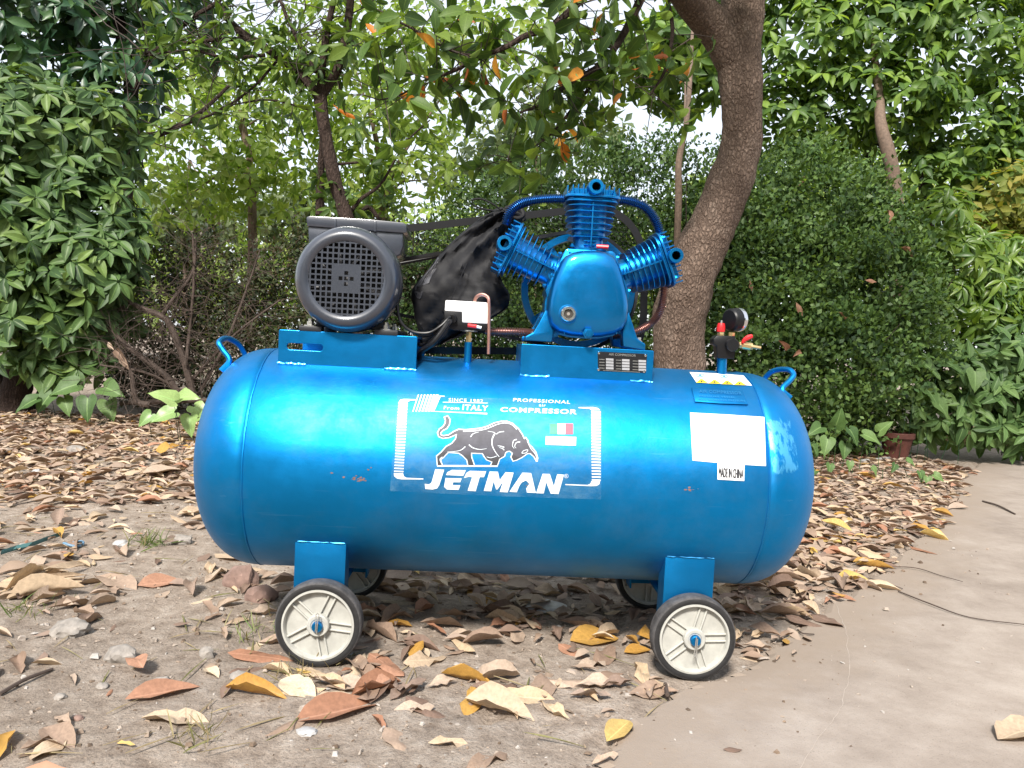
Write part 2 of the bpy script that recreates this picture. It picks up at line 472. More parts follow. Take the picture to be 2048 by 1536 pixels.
leafmat('litter_pale', [(0.41, 0.31, 0.215), (0.50, 0.40, 0.285), (0.35, 0.26, 0.18), (0.44, 0.33, 0.215)], 0.12, 0.65, 0.25, (1.3, 1.1, 0.8), 0.35)
leafmat('litter_ochre', [(0.38, 0.205, 0.045), (0.42, 0.25, 0.065), (0.30, 0.165, 0.04)], 0.15, 0.5, 0.35, (1.3, 1.1, 0.8), 0.35)
leafmat('litter_yellow', [(0.44, 0.30, 0.085), (0.48, 0.34, 0.12)], 0.15, 0.5, 0.35, (1.3, 1.1, 0.8), 0.5)
leafmat('litter_red', [(0.28, 0.140, 0.085), (0.34, 0.185, 0.12)], 0.12, 0.6, 0.25, (1.3, 1.1, 0.8), 0.35)
leafmat('debris', [(0.10, 0.072, 0.052), (0.20, 0.145, 0.105), (0.30, 0.24, 0.19), (0.32, 0.275, 0.235), (0.22, 0.16, 0.115), (0.36, 0.33, 0.30)], 0.0, 0.9, 0.2)
leafmat('grass', [(0.085, 0.135, 0.035), (0.13, 0.17, 0.05), (0.22, 0.19, 0.09)], 0.2, 0.5, 0.3)
leafmat('grass_dry', [(0.24, 0.19, 0.11), (0.30, 0.24, 0.14), (0.15, 0.15, 0.06)], 0.2, 0.6, 0.2)

# ------------------------------------------------------------------ mesh helpers
def link(name, me, parent=None, mat=None):
    o = bpy.data.objects.new(name, me)
    COL.objects.link(o)
    if parent is not None: o.parent = parent
    if mat is not None and me is not None and not me.materials:
        me.materials.append(MATS[mat] if isinstance(mat, str) else mat)
    return o
def tag(o, label, cat, group=None, kind=None):
    if label: o['label'] = label
    if cat: o['category'] = cat
    if group: o['group'] = group
    if kind: o['kind'] = kind
    return o
def empty(name, loc=(0, 0, 0), parent=None):
    o = bpy.data.objects.new(name, None)
    COL.objects.link(o)
    o.empty_display_size = 0.05
    o.location = loc
    if parent is not None: o.parent = parent
    return o
class MB:
    def __init__(s): s.v = []; s.f = []
    def add(s, vs_, fs):
        k = len(s.v)
        s.v += [tuple(map(float, p)) for p in vs_]
        s.f += [tuple(i+k for i in f) for f in fs]
        return s
    def box(s, lo, hi, M=None):
        x0, y0, z0 = lo; x1, y1, z1 = hi
        vs_ = [(x0,y0,z0),(x1,y0,z0),(x1,y1,z0),(x0,y1,z0),(x0,y0,z1),(x1,y0,z1),(x1,y1,z1),(x0,y1,z1)]
        if M is not None: vs_ = [M @ Vector(p) for p in vs_]
        return s.add(vs_, [(0,3,2,1),(4,5,6,7),(0,1,5,4),(1,2,6,5),(2,3,7,6),(3,0,4,7)])
    def lathe(s, prof, M=None, n=32, close=False, caps=True):
        # prof: (radius, height) along local Z
        vs_ = []
        for (r, h) in prof:
            for i in range(n):
                a = 2*math.pi*i/n
                p = Vector((r*math.cos(a), r*math.sin(a), h))
                vs_.append(M @ p if M is not None else p)
        fs = []
        m = len(prof)
        for j in range(m-1 if not close else m):
            j2 = (j+1) % m
            for i in range(n):
                i2 = (i+1) % n
                fs.append((j*n+i, j*n+i2, j2*n+i2, j2*n+i))
        if not close and caps:
            if prof[0][0] > 1e-6: fs.append(tuple(range(n-1, -1, -1)))
            if prof[-1][0] > 1e-6: fs.append(tuple((m-1)*n+i for i in range(n)))
        return s.add(vs_, fs)
    def tube(s, pts, rr, n=8, caps=True):
        pts = [Vector(p) for p in pts]
        if not hasattr(rr, '__len__'): rr = [rr]*len(pts)
        vs_ = []; fs = []
        t0 = (pts[1]-pts[0]).normalized()
        ref = Vector((0, 0, 1)) if abs(t0.z) < 0.9 else Vector((1, 0, 0))
        a = t0.cross(ref).normalized()
        for i, p in enumerate(pts):
            t = (pts[min(i+1, len(pts)-1)]-pts[max(i-1, 0)]).normalized()
            a = (a - t*a.dot(t)).normalized()
            b = t.cross(a)
            for k in range(n):
                th = 2*math.pi*k/n
                vs_.append(p+(a*math.cos(th)+b*math.sin(th))*rr[i])
        for i in range(len(pts)-1):
            for k in range(n):
                k2 = (k+1) % n
                fs.append((i*n+k, i*n+k2, (i+1)*n+k2, (i+1)*n+k))
        if caps:
            fs.append(tuple(range(n-1, -1, -1)))
            fs.append(tuple((len(pts)-1)*n+k for k in range(n)))
        return s.add(vs_, fs)
    def prism(s, poly, y0, y1):            # poly of (x, z), extruded along Y
        n = len(poly)
        vs_ = [(p[0], y0, p[1]) for p in poly]+[(p[0], y1, p[1]) for p in poly]
        fs = [tuple(range(n)), tuple(range(2*n-1, n-1, -1))]
        fs += [(i, i+n, (i+1) % n+n, (i+1) % n) for i in range(n)]
        return s.add(vs_, fs)
    def loft(s, loops, caps=True, closed=True):
        n = len(loops[0]); vs_ = [p for l in loops for p in l]; fs = []
        for j in range(len(loops)-1):
            for i in range(n if closed else n-1):
                i2 = (i+1) % n
                fs.append((j*n+i, j*n+i2, (j+1)*n+i2, (j+1)*n+i))
        if caps:
            fs.append(tuple(range(n-1, -1, -1)))
            fs.append(tuple((len(loops)-1)*n+i for i in range(n)))
        return s.add(vs_, fs)
    def mesh(s, name, smooth=True, ang=35, bevel=0.0, bseg=2, sub=0):
        me = bpy.data.meshes.new(name)
        me.from_pydata(s.v, [], s.f)
        bm = bmesh.new(); bm.from_mesh(me)
        bmesh.ops.recalc_face_normals(bm, faces=bm.faces)
        if bevel:
            es = [e for e in bm.edges if len(e.link_faces) == 2 and e.calc_face_angle(0) > rad(30)]
            bmesh.ops.bevel(bm, geom=es, offset=bevel, segments=bseg, affect='EDGES', profile=0.5, clamp_overlap=True)
        if sub:
            for _ in range(sub):
                bmesh.ops.subdivide_edges(bm, edges=bm.edges, cuts=1, use_grid_fill=True, smooth=0.0)
        bm.to_mesh(me); bm.free()
        if smooth:
            me.polygons.foreach_set('use_smooth', [True]*len(me.polygons))
            me.set_sharp_from_angle(angle=rad(ang))
        return me
    def build(s, name, mat, parent=None, **k):
        return link(name, s.mesh(name, **k), parent, mat)
def axisM(loc, d, upv=(0, 0, 1)):          # matrix with local Z along d
    d = Vector(d).normalized()
    return Matrix.Translation(Vector(loc)) @ d.to_track_quat('Z', 'Y').to_matrix().to_4x4()
def catmull(pts, per=6):
    P = [np.array(p, float) for p in pts]
    P = [2*P[0]-P[1]]+P+[2*P[-1]-P[-2]]
    out = []
    for i in range(1, len(P)-2):
        for k in range(per):
            t = k/per
            out.append(0.5*((2*P[i])+(-P[i-1]+P[i+1])*t+(2*P[i-1]-5*P[i]+4*P[i+1]-P[i+2])*t*t+(-P[i-1]+3*P[i]-3*P[i+1]+P[i+2])*t**3))
    out.append(P[-2])
    return out
def smooth_tube(mb, pts, rr, per=6, n=8):
    if not hasattr(rr, '__len__'): rr = [rr]*len(pts)
    q = catmull([tuple(p)+(r,) for p, r in zip(pts, rr)], per)
    return mb.tube([p[:3] for p in q], [max(p[3], 1e-4) for p in q], n)

# ------------------------------------------------------------------ leaves in bulk
def leaf_base(ns=3, nc=1, wid=0.36, fold=0.25, droop=0.25, tip=0.5, curl=0.0, wave=0.0, seed=0, blunt=0.0, torn=0.0):
    # leaf along +Y, length 1; returns verts, quads, |across|
    r = random.Random(seed)
    vs_, ac, fs = [], [], []
    cols = 2*nc+1
    for i in range(ns+1):
        t = i/ns
        wd = wid*(math.sin(math.pi*min(1, t**(0.75+tip*0.25)))**(0.8-blunt*0.3)) if 0 < t < 1 else 0.012
        for k in range(cols):
            a = (k-nc)/nc
            cz = abs(a)*wd*fold + curl*(a*a)*wd - droop*t*t + (wave*math.sin(t*7+a*2+seed)*wd + wave*0.5*r.uniform(-1, 1)*wd)*(1 if a else 0.3)
            xx = a*wd*0.5*(1-0.25*abs(curl))
            if torn and a: xx *= 1-torn*max(0, r.uniform(-.5, 1))*abs(a)
            vs_.append((xx*(1+0.15*r.uniform(-1, 1)*min(1, wave*4)), t, cz))
            ac.append(abs(a))
    for i in range(ns):
        for k in range(cols-1):
            fs.append((i*cols+k, i*cols+k+1, (i+1)*cols+k+1, (i+1)*cols+k))
    return np.array(vs_), fs, np.array(ac)
def leaf_mesh(name, base, mat):
    vs_, fs, ac = base
    me = bpy.data.meshes.new(name)
    me.from_pydata(vs_.tolist(), [], fs)
    me.polygons.foreach_set('use_smooth', [True]*len(fs))
    a = me.attributes.new('across', 'FLOAT', 'POINT'); a.data.foreach_set('value', ac.astype(np.float32))
    me.materials.append(MATS[mat])
    return me
def frames(D, U):
    D = D/np.linalg.norm(D, axis=1, keepdims=True)
    X = np.cross(D, U); X /= (np.linalg.norm(X, axis=1, keepdims=True)+1e-9)
    Z = np.cross(X, D)
    return np.stack((X, D, Z), -1)          # columns x, y, z
def bulk(name, bases, locs, Ms, scl, mat, parent=None, kind='stuff', rnd=None, origin=(0, 0, 0)):
    N = len(locs)
    if N == 0: return None
    which = rng.integers(0, len(bases), N)
    V, Fq, Rn, Ac = [], [], [], []
    off = 0
    rv = rng.random(N) if rnd is None else rnd
    for b, (bv, bf, ba) in enumerate(bases):
        idx = np.where(which == b)[0]
        if len(idx) == 0: continue
        P = np.einsum('nij,kj->nki', Ms[idx], bv)*scl[idx][:, None, None]+locs[idx][:, None, :]
        k = len(bv)
        V.append(P.reshape(-1, 3))
        f = np.array(bf)
        Fq.append((f[None]+(off+np.arange(len(idx))*k)[:, None, None]).reshape(-1, f.shape[1]))
        Rn.append(np.repeat(rv[idx], k)); Ac.append(np.tile(ba, len(idx)))
        off += len(idx)*k
    V = np.concatenate(V)-np.array(origin); Fq = np.concatenate(Fq)
    me = bpy.data.meshes.new(name)
    nf, c = Fq.shape
    me.vertices.add(len(V)); me.vertices.foreach_set('co', V.astype(np.float32).ravel())
    me.loops.add(nf*c); me.loops.foreach_set('vertex_index', Fq.astype(np.int32).ravel())
    me.polygons.add(nf)
    me.polygons.foreach_set('loop_start', np.arange(0, nf*c, c, dtype=np.int32))
    me.polygons.foreach_set('use_smooth', np.ones(nf, bool))
    me.update(calc_edges=True)
    a = me.attributes.new('rnd', 'FLOAT', 'POINT'); a.data.foreach_set('value', np.concatenate(Rn).astype(np.float32))
    a = me.attributes.new('across', 'FLOAT', 'POINT'); a.data.foreach_set('value', np.concatenate(Ac).astype(np.float32))
    o = link(name, me, parent, mat)
    if kind: o['kind'] = kind
    return o
def leaf_parts(meshes, locs, Ms, scl, parent, name='leaf', origin=(0, 0, 0)):
    out = []
    for i in range(len(locs)):
        o = bpy.data.objects.new(name, meshes[int(rng.integers(0, len(meshes)))])
        COL.objects.link(o)
        o.parent = parent
        M = Matrix(Ms[i].tolist()).to_4x4() @ Matrix.Diagonal((scl[i], scl[i], scl[i], 1))
        M.translation = Vector(locs[i]-np.array(origin))
        o.matrix_basis = M
        out.append(o)
    return out
def in_view(P, m=20):
    q = proj(P)
    return (q[:, 0] > -m) & (q[:, 0] < 2048+m) & (q[:, 1] > -m) & (q[:, 1] < 1536+m)
def blob_points(blobs, n, r0_=0.72, r1=1.05, front=0.35):
    # points and outward normals near the surface of ellipsoids given by pixel centre, plane Y, pixel radii, depth radius
    W = np.array([b[3]*b[4]*mpp(b[2])**2 for b in blobs]); W = W/W.sum()
    P, Nn = [], []
    for b, wt in zip(blobs, W):
        k = max(1, int(n*wt))
        d = rng.normal(size=(k*4, 3)); d /= np.linalg.norm(d, axis=1, keepdims=True)
        d = d[d[:, 1] < front][:k]
        c = at(b[0], b[1], b[2]); s = np.array((b[3]*mpp(b[2]), b[5], b[4]*mpp(b[2])))
        rr = r0_+(r1-r0_)*rng.random(len(d))**0.6
        P.append(c+d*s*rr[:, None]); Nn.append(d)
    return np.concatenate(P), np.concatenate(Nn)
def whorls(C, A, nl, L, spread=(60, 105), droop=0.3, jl=0.2):
    # leaves radiating round axis A at centres C
    A = A/np.linalg.norm(A, axis=1, keepdims=True)
    n = len(C)
    ref = rng.normal(size=(n, 3))
    T = np.cross(A, ref); T /= np.linalg.norm(T, axis=1, keepdims=True)
    B = np.cross(A, T)
    locs, D, U, S = [], [], [], []
    ph0 = rng.random(n)*6.28
    for k in range(nl):
        ph = ph0+2*math.pi*k/nl+rng.normal(0, 0.22, n)
        al = np.radians(rng.uniform(spread[0], spread[1], n))
        d = A*np.cos(al)[:, None]+(T*np.cos(ph)[:, None]+B*np.sin(ph)[:, None])*np.sin(al)[:, None]
        d[:, 2] -= droop*rng.random(n)
        locs.append(C+d*0.012); D.append(d); U.append(A+rng.normal(0, 0.15, (n, 3)))
        S.append(L*(1+rng.uniform(-jl, jl, n)))
    return np.concatenate(locs), frames(np.concatenate(D), np.concatenate(U)), np.concatenate(S)
#SPLIT
# ================================================================== THE SETTING
def hgt(x, y):
    x = np.asarray(x, float); y = np.asarray(y, float)
    h = 0.006*np.sin(3.1*x+1.2*y+0.4)*np.sin(2.3*y-0.9*x)+0.004*np.sin(9.3*x+2.1)*np.sin(8.1*y+0.7)+0.0022*np.sin(23*x+5*y)*np.sin(19*y-7*x)
    return h
PATH_PX = [(1165, 1600), (1215, 1500), (1290, 1425), (1385, 1372), (1475, 1348), (1545, 1300), (1625, 1235), (1735, 1168),
           (1790, 1120), (1850, 1062), (1905, 1005), (1925, 960), (1965, 925), (2048, 893), (2160, 868)]
PB = np.array([gnd(*p)[:2] for p in PATH_PX])
pq = np.array(catmull([tuple(p)+(0,) for p in PB], 8))[:, :2]
wob = np.arange(len(pq))
pj = pq+np.stack((0.014*np.sin(wob*1.7)+.008*np.sin(wob*3.9), 0.0*wob), -1)
pj = np.concatenate((np.array([(pq[0, 0]-.25, -40.0), (pq[0, 0]-.25, -8.0), (pq[0, 0]-.12, -2.2)]), pj, np.array([(pq[-1, 0]+1.2, pq[-1, 1]+.8), (pq[-1, 0]+6, pq[-1, 1]+3.5), (60, 30.0)])))
for i_ in range(1, len(pj)): pj[i_, 1] = max(pj[i_, 1], pj[i_-1, 1]+.0005)
PEDGE = pj
def path_side(x, y):
    # signed distance to the path's worn edge, positive on the concrete
    P = np.stack((np.ravel(x), np.ravel(y)), -1)
    A = PEDGE[:-1]; B = PEDGE[1:]
    best = np.full(len(P), 1e9); sgn = np.ones(len(P))
    for a, b in zip(A, B):
        d = b-a; L = d@d
        t = np.clip(((P-a)@d)/L, 0, 1)
        q = a+t[:, None]*d
        dist = np.linalg.norm(P-q, axis=1)
        cr = d[0]*(P[:, 1]-a[1])-d[1]*(P[:, 0]-a[0])
        m = dist < best
        best[m] = dist[m]; sgn[m] = np.where(cr[m] < 0, 1, -1)
    return (best*sgn).reshape(np.shape(x))

def build_ground():
    gx = np.concatenate((-np.geomspace(400, 4.2, 14), np.arange(-4.0, 4.01, 0.045), np.geomspace(4.2, 400, 14)))
    gy = np.concatenate((-np.geomspace(200, 2.6, 12), np.arange(-2.4, 5.5, 0.045), np.geomspace(5.6, 700, 18)))
    X, Y = np.meshgrid(gx, gy)
    near = np.clip(1-(np.maximum(np.abs(X)-4, 0)+np.maximum(np.abs(Y-1.5)-4, 0))/2, 0, 1)
    S = path_side(X, Y)
    Z = hgt(X, Y)*near
    fl = np.zeros_like(X)
    for wx, wy in ((-0.44, -0.24), (0.44, -0.24), (-0.44, 0.24), (0.44, 0.24)):
        fl = np.maximum(fl, np.exp(-((X-wx)**2+(Y-wy)**2)/0.012))
    Z = Z*(1-fl)
    Z = np.where((S > -0.03), np.minimum(Z, -0.004-0.02*np.clip((S+0.03)/0.1, 0, 1)), Z)
    far = (X > 2.9) & (Y < 6) & (S > -10)
    ny, nx = X.shape
    V = np.stack((X, Y, Z), -1).reshape(-1, 3)
    i = np.arange(ny-1)[:, None]*nx+np.arange(nx-1)[None]
    Fq = np.stack((i, i+1, i+1+nx, i+nx), -1).reshape(-1, 4)
    me = bpy.data.meshes.new('ground')
    me.from_pydata(V.tolist(), [], Fq.tolist())
    me.polygons.foreach_set('use_smooth', [True]*len(me.polygons))
    o = link('ground', me, None, 'dirt')
    o['kind'] = 'structure'
    # concrete path: rows of points from the worn edge outwards
    rows = []
    E_ = PEDGE
    outs = np.concatenate(([0, .02, .05, .1, .16, .24, .35, .5, .7, 1.0, 1.4, 2.0, 3, 6, 14, 40],))
    dirv = np.array((1.0, 0.0))
    V = []; ed = []
    for k, d in enumerate(outs):
        for j, e in enumerate(E_):
            p = e+dirv*d
            V.append((p[0], p[1], 0.0035 if k else -0.004)); ed.append(min(1, d*0.75/0.55))
    n = len(E_)
    Fq = [(k*n+j, (k+1)*n+j, (k+1)*n+j+1, k*n+j+1) for k in range(len(outs)-1) for j in range(n-1)]
    me = bpy.data.meshes.new('path')
    me.from_pydata(V, [], Fq)
    bm = bmesh.new(); bm.from_mesh(me); bmesh.ops.recalc_face_normals(bm, faces=bm.faces)
    if sum(f.normal.z for f in bm.faces) < 0: bmesh.ops.reverse_faces(bm, faces=bm.faces)
    bm.to_mesh(me); bm.free()
    a = me.attributes.new('edge', 'FLOAT', 'POINT'); a.data.foreach_set('value', np.array(ed, np.float32))
    o = link('path', me, None, 'concrete')
    o['kind'] = 'structure'
build_ground()
def path_crack(pts, wd):
    P = catmull([tuple(gnd(*p)) for p in pts], 8)
    mb = MB(); L = []
    for i, p in enumerate(P):
        j = .010*noise.noise(Vector((i*.45, 3.1, 0)))
        w2 = wd*(.35+.65*abs(noise.noise(Vector((i*.8, 0, 5)))))*(1 if 0 < i < len(P)-1 else .1)
        L.append([(p[0]+j-w2, p[1], .0045), (p[0]+j+w2, p[1]+w2*.3, .0045)])
    mb.loft(L, caps=False, closed=False)
    return mb.build('crack', 'crack', bpy.data.objects['path'])
path_crack([(1672, 1210), (1690, 1262), (1698, 1330), (1690, 1390), (1668, 1440), (1630, 1490), (1590, 1560)], .0018)
path_crack([(1420, 1420), (1500, 1405), (1600, 1412), (1685, 1400)], .0011)
def ground_z(x, y):
    s = path_side(np.array([x]), np.array([y]))[0]
    return 0.0035 if s > 0 else float(hgt(x, y))

# ================================================================== THE COMPRESSOR
AC = empty('air_compressor')
tag(AC, 'blue wheeled air compressor with horizontal tank, grey motor and three-cylinder pump', 'air compressor')

# ---- tank
XL, XR = hit(484, 915)[0], hit(1541, 960)[0]
EL, ER = -0.789, 0.764
def tank_mesh():
    prof = []
    n = 2.35
    for k in range(0, 23):
        a = math.pi/2*k/22
        prof.append((TR*math.sin(a)**(2/n), -(math.cos(a)**(2/n))*abs(EL-XL)+XL))
    m = len(prof)
    prof[-1] = (TR, XL)
    ring = [(TR-0.0016, XL+0.0012), (TR, XL+0.004)]
    for k in range(1, 10): ring.append((TR, XL+(XR-XL)*k/10))
    ring += [(TR, XR-0.004), (TR-0.0016, XR-0.0012)]
    right = []
    for k in range(22, -1, -1):
        a = math.pi/2*k/22
        right.append((TR*math.sin(a)**(2/n), (math.cos(a)**(2/n))*abs(ER-XR)+XR))
    prof = prof+ring+right
    M = Matrix.Translation((0, 0, TZ)) @ Matrix(((0, 0, 1, 0), (0, 1, 0, 0), (-1, 0, 0, 0), (0, 0, 0, 1)))
    return MB().lathe(prof, M, 128)
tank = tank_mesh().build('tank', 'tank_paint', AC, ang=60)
for sx in (XL+0.0005, XR-0.0005):
    mb = MB()
    pts = []; rr = []
    N = 160
    loops = []
    for i in range(N):
        a = 2*math.pi*i/N
        wv = 0.0012*noise.noise(Vector((math.cos(a)*9, math.sin(a)*9, sx*5)))
        r = TR-0.0006
        c = Vector((sx+wv, r*math.cos(a), TZ+r*math.sin(a)))
        q = 0.0020+0.0006*noise.noise(Vector((math.cos(a)*40, math.sin(a)*40, sx)))
        loops.append([c+Vector((q*1.3*math.cos(b), math.cos(a)*q*math.sin(b), math.sin(a)*q*math.sin(b))) for b in [k*math.pi/3 for k in range(6)]])
    mb.loft(loops+[loops[0]], caps=False)
    mb.build('weld_seam', 'tank_paint', tank)

# ---- brackets
def plate_xz(name, outer, holes, y0, y1, mat, parent, bevel=0.0):
    cu = bpy.data.curves.new(name, 'CURVE')
    cu.dimensions = '2D'; cu.fill_mode = 'BOTH'
    for poly in [outer]+holes:
        sp = cu.splines.new('POLY'); sp.points.add(len(poly)-1); sp.use_cyclic_u = True
        for p, (x, z) in zip(sp.points, poly): p.co = (x, z, 0, 1)
    cu.extrude = (y1-y0)/2; cu.bevel_depth = bevel; cu.bevel_resolution = 2; cu.offset = -bevel
    ob = bpy.data.objects.new(name, cu); COL.objects.link(ob)
    bpy.context.view_layer.update()
    me = bpy.data.meshes.new_from_object(ob.evaluated_get(bpy.context.evaluated_depsgraph_get()))
    bpy.data.objects.remove(ob); bpy.data.curves.remove(cu)
    ym = (y0+y1)/2
    for v in me.vertices: v.co = (v.co.x, ym-v.co.z, v.co.y)
    me.name = name
    return link(name, me, parent, mat)
def rrect(x0, x1, z0, z1, r, n=5):
    out = []
    for cx, cz, a0 in ((x1-r, z1-r, 0), (x0+r, z1-r, 90), (x0+r, z0+r, 180), (x1-r, z0+r, 270)):
        for k in range(n+1):
            a = rad(a0+90*k/n); out.append((cx+r*math.cos(a), cz+r*math.sin(a)))
    return out
BY = 0.13
def xz(px, py, Y):
    p = at(px, py, Y); return (p[0], p[2])
mx0, mz1 = xz(558, 660, -BY); mx1, _ = xz(835, 672, -BY)
mz1 = 0.5*(mz1+xz(835, 672, -BY)[1])
zb = TZ+math.sqrt(TR**2-BY**2)-0.004
slot0 = xz(574, 687, -BY); slot1 = xz(646, 701, -BY)
zs = 0.5*(slot0[1]+slot1[1])
mbk = plate_xz('motor_bracket', rrect(mx0, mx1, zb, mz1, 0.004), [rrect(slot0[0], slot1[0], zs-0.008, zs+0.008, 0.0078)], -BY, -BY+0.005, 'blue_paint', AC, 0.0012)
mb = MB().box((mx0+0.002, -BY+0.0045, mz1-0.0058), (mx1-0.002, BY-0.0045, mz1-0.0008)).box((mx0+0.0, BY-0.004, zb), (mx1, BY, mz1))
mb.build('bracket_top', 'blue_paint', mbk, bevel=0.001)
px0, _ = xz(1043, 687, -BY); px1, _ = xz(1308, 702, -BY)
pz1 = 0.5*(xz(1043, 687, -BY)[1]+xz(1308, 702, -BY)[1])
pbk = plate_xz('pump_bracket', rrect(px0, px1, zb, pz1, 0.004), [], -BY, -BY+0.005, 'blue_paint', AC, 0.0012)
mb = MB().box((px0+0.002, -BY+0.0045, pz1-0.0058), (px1-0.002, BY-0.0045, pz1-0.0008)).box((px0, BY-0.004, zb), (px1, BY, pz1))
mb.box((px0+0.001, -BY+0.0052, zb+0.03), (px0+0.005, BY-0.0045, pz1-0.006))
mb.build('bracket_top', 'blue_paint', pbk, bevel=0.001)
def bead(name, p0, p1, parent, r=0.003, mat='weld_blue', seed=0):
    # irregular weld bead between two points of the shell
    p0 = np.array(p0); p1 = np.array(p1); n = 16
    pts = []; rr = []
    for i in range(n+1):
        t = i/n
        q = p0+(p1-p0)*t
        q = q+np.array((0, -0.001, 0.0025*noise.noise(Vector((t*7+seed, seed*3, 0)))))
        pts.append(q); rr.append(r*(0.75+0.6*noise.noise(Vector((t*11, seed, 2)))))
    return MB().tube(pts, rr, 7).build(name, mat, parent)
ys = -BY-0.001
zs_ = TZ+math.sqrt(TR**2-ys**2)+0.0005
for k, (bk, xa, xb) in enumerate(((mbk, mx0, mx0+0.20*(mx1-mx0)), (mbk, mx1-0.23*(mx1-mx0), mx1), (pbk, px0, px0+0.22*(px1-px0)), (pbk, px1-0.17*(px1-px0), px1))):
    bead('weld_bead', (xa, ys, zs_), (xb, ys, zs_), bk, 0.0042, 'weld_blue', k*3.3)

# ---- handles
def handle(pts, dx):
    mb = MB()
    smooth_tube(mb, [at(p[0]+dx, p[1]+2, p[2]) for p in pts], 0.0072, 6, 10)
    mb.build('handle', 'blue_paint', AC)
handle([(434, 740, -0.075), (451, 719, -0.065), (438, 698, -0.06), (430, 684, -0.055), (438, 676, -0.03), (451, 676, 0.0), (468, 686, 0.03), (479, 702, 0.045), (483, 712, 0.05)], 8)
handle([(1534, 764, 0.04), (1541, 752, 0.035), (1552, 742, 0.02), (1568, 737, 0.0), (1588, 738, -0.03), (1596, 748, -0.045), (1588, 760, -0.055), (1573, 777, -0.07), (1590, 794, -0.075)], -9)

# ---- legs
LY = 0.222
ztop = TZ-math.sqrt(TR**2-LY**2)
def leg(x0, x1, s):
    yo, yi = -LY, -LY+0.005
    mb = MB()
    mb.box((x0, yo, 0.082), (x1, yi, ztop+0.002))
    yb = -0.165
    for xa in (x0, x1-0.005):
        zc = lambda y: TZ-math.sqrt(TR**2-y*y)+0.002
        ysamp = [yi-0.0004, -0.20, -0.18, yb]
        poly = [(yi-0.0004, 0.082), (yb, 0.082)]+[(y, zc(y)) for y in reversed(ysamp)]
        vs_ = [(xa, p[0], p[1]) for p in poly]+[(xa+0.005, p[0], p[1]) for p in poly]
        n = len(poly)
        mb.add(vs_, [tuple(range(n)), tuple(range(2*n-1, n-1, -1))]+[(i, i+n, (i+1) % n+n, (i+1) % n) for i in range(n)])
    if s > 0:
        mb.v = [(x, -y, z) for x, y, z in mb.v]
    o = mb.build('leg', 'blue_paint', AC, bevel=0.0008)
    bead('weld_bead', (x0+0.003, s*LY, ztop+0.003), (x1-0.003, s*LY, ztop+0.003), o, 0.0026, 'weld_blue', x0*7)
lx = [(xz(589, 1120, -LY)[0], xz(691, 1120, -LY)[0]), (xz(1329, 1150, -LY)[0], xz(1428, 1150, -LY)[0])]
for x0, x1 in lx:
    for s in (-1, 1): leg(x0, x1, s)

# ---- wheels
WX = 0.4385
def wheel_meshes():
    I = Matrix.Identity(4)
    ty = MB().lathe([(.0825, -.002), (.0845, .0), (.0955, .0), (.0988, -.003), (.1, -.009), (.1, -.033), (.0988, -.039), (.0955, -.042), (.0845, -.042), (.0825, -.04)], I, 64, True)
    tm = ty.mesh('tyre', ang=50)
    tm.materials.append(MATS['rubber']); tm.materials.append(MATS['rubber_worn'])
    for p in tm.polygons:
        if math.hypot(p.center.x, p.center.y) > 0.0965: p.material_index = 1
    rm = MB().lathe([(.0832, -.003), (.0830, .0016), (.0785, .0020), (.0768, -.002), (.0760, -.011), (.0755, -.0125), (.0, -.0125)], I, 64, False, False)
    rm.lathe([(.0, -.0295), (.0755, -.0295), (.0760, -.031), (.0768, -.040), (.0785, -.044), (.0830, -.0436), (.0832, -.039)], I, 64, False, False)
    rmm = rm.mesh('rim', ang=40)
    rmm.materials.append(MATS['wheel_plastic'])
    sp = MB()
    for s in (-1, 1):
        for za, zb_ in ((-.0128, -.0062), (-.0358, -.0292)):
            sp.box((.022, s*.0082-.0020, za), (.0765, s*.0082+.0020, zb_))
    spm = sp.mesh('spoke', bevel=0.0009, bseg=1)
    spm.materials.append(MATS['wheel_plastic'])
    hb = MB().lathe([(.0265, -.0128), (.0255, .0015), (.0235, .0035), (.0165, .0035), (.0155, .0015), (.0, .0015)], I, 40)
    hbm = hb.mesh('hub'); hbm.materials.append(MATS['wheel_plastic'])
    ax = MB().lathe([(.0125, .0012), (.0125, .011), (.0105, .0135), (.0, .0135)], I, 12)
    axm = ax.mesh('axle_end', ang=25); axm.materials.append(MATS['blue_paint'])
    cp = MB()
    cp.tube([(-.0012, -.008, .0165), (-.0016, .010, .0175), (-.0030, .024, .0165), (-.0040, .031, .0160), (-.0005, .0345, .0160), (.0030, .031, .0160), (.0018, .022, .0165), (.0016, .010, .0172), (.0018, -.012, .0160)], .0013, 6)
    cpm = cp.mesh('cotter_pin'); cpm.materials.append(MATS['zinc'])
    return tm, rmm, spm, hbm, axm, cpm
WM = wheel_meshes()
def wheel(x, yface, ang, front, pin=0):
    e = empty('wheel', (x, yface, 0.1), AC)
    e.rotation_euler = (math.pi/2, 0, 0)
    e.rotation_euler.y = 0
    for nm, me in (('tyre', WM[0]), ('rim', WM[1]), ('hub', WM[3])): link(nm, me, e)
    for k in range(5):
        s = link('spoke', WM[2], e); s.rotation_euler = (0, 0, rad(ang+72*k))
    if front:
        link('axle_end', WM[4], e)
        c = link('cotter_pin', WM[5], e); c.rotation_euler = (0, 0, rad(pin))
    return e
wheel(-WX, -0.262, -6, True, -4)
wheel(WX, -0.262, 3, True, 176)
wheel(-WX, 0.222, 20, False)
wheel(WX, 0.222, 55, False)
for x in (-WX, WX):
    MB().tube([(x, -0.25, 0.1), (x, 0.25, 0.1)], 0.010, 12).build('axle', 'blue_paint', AC)

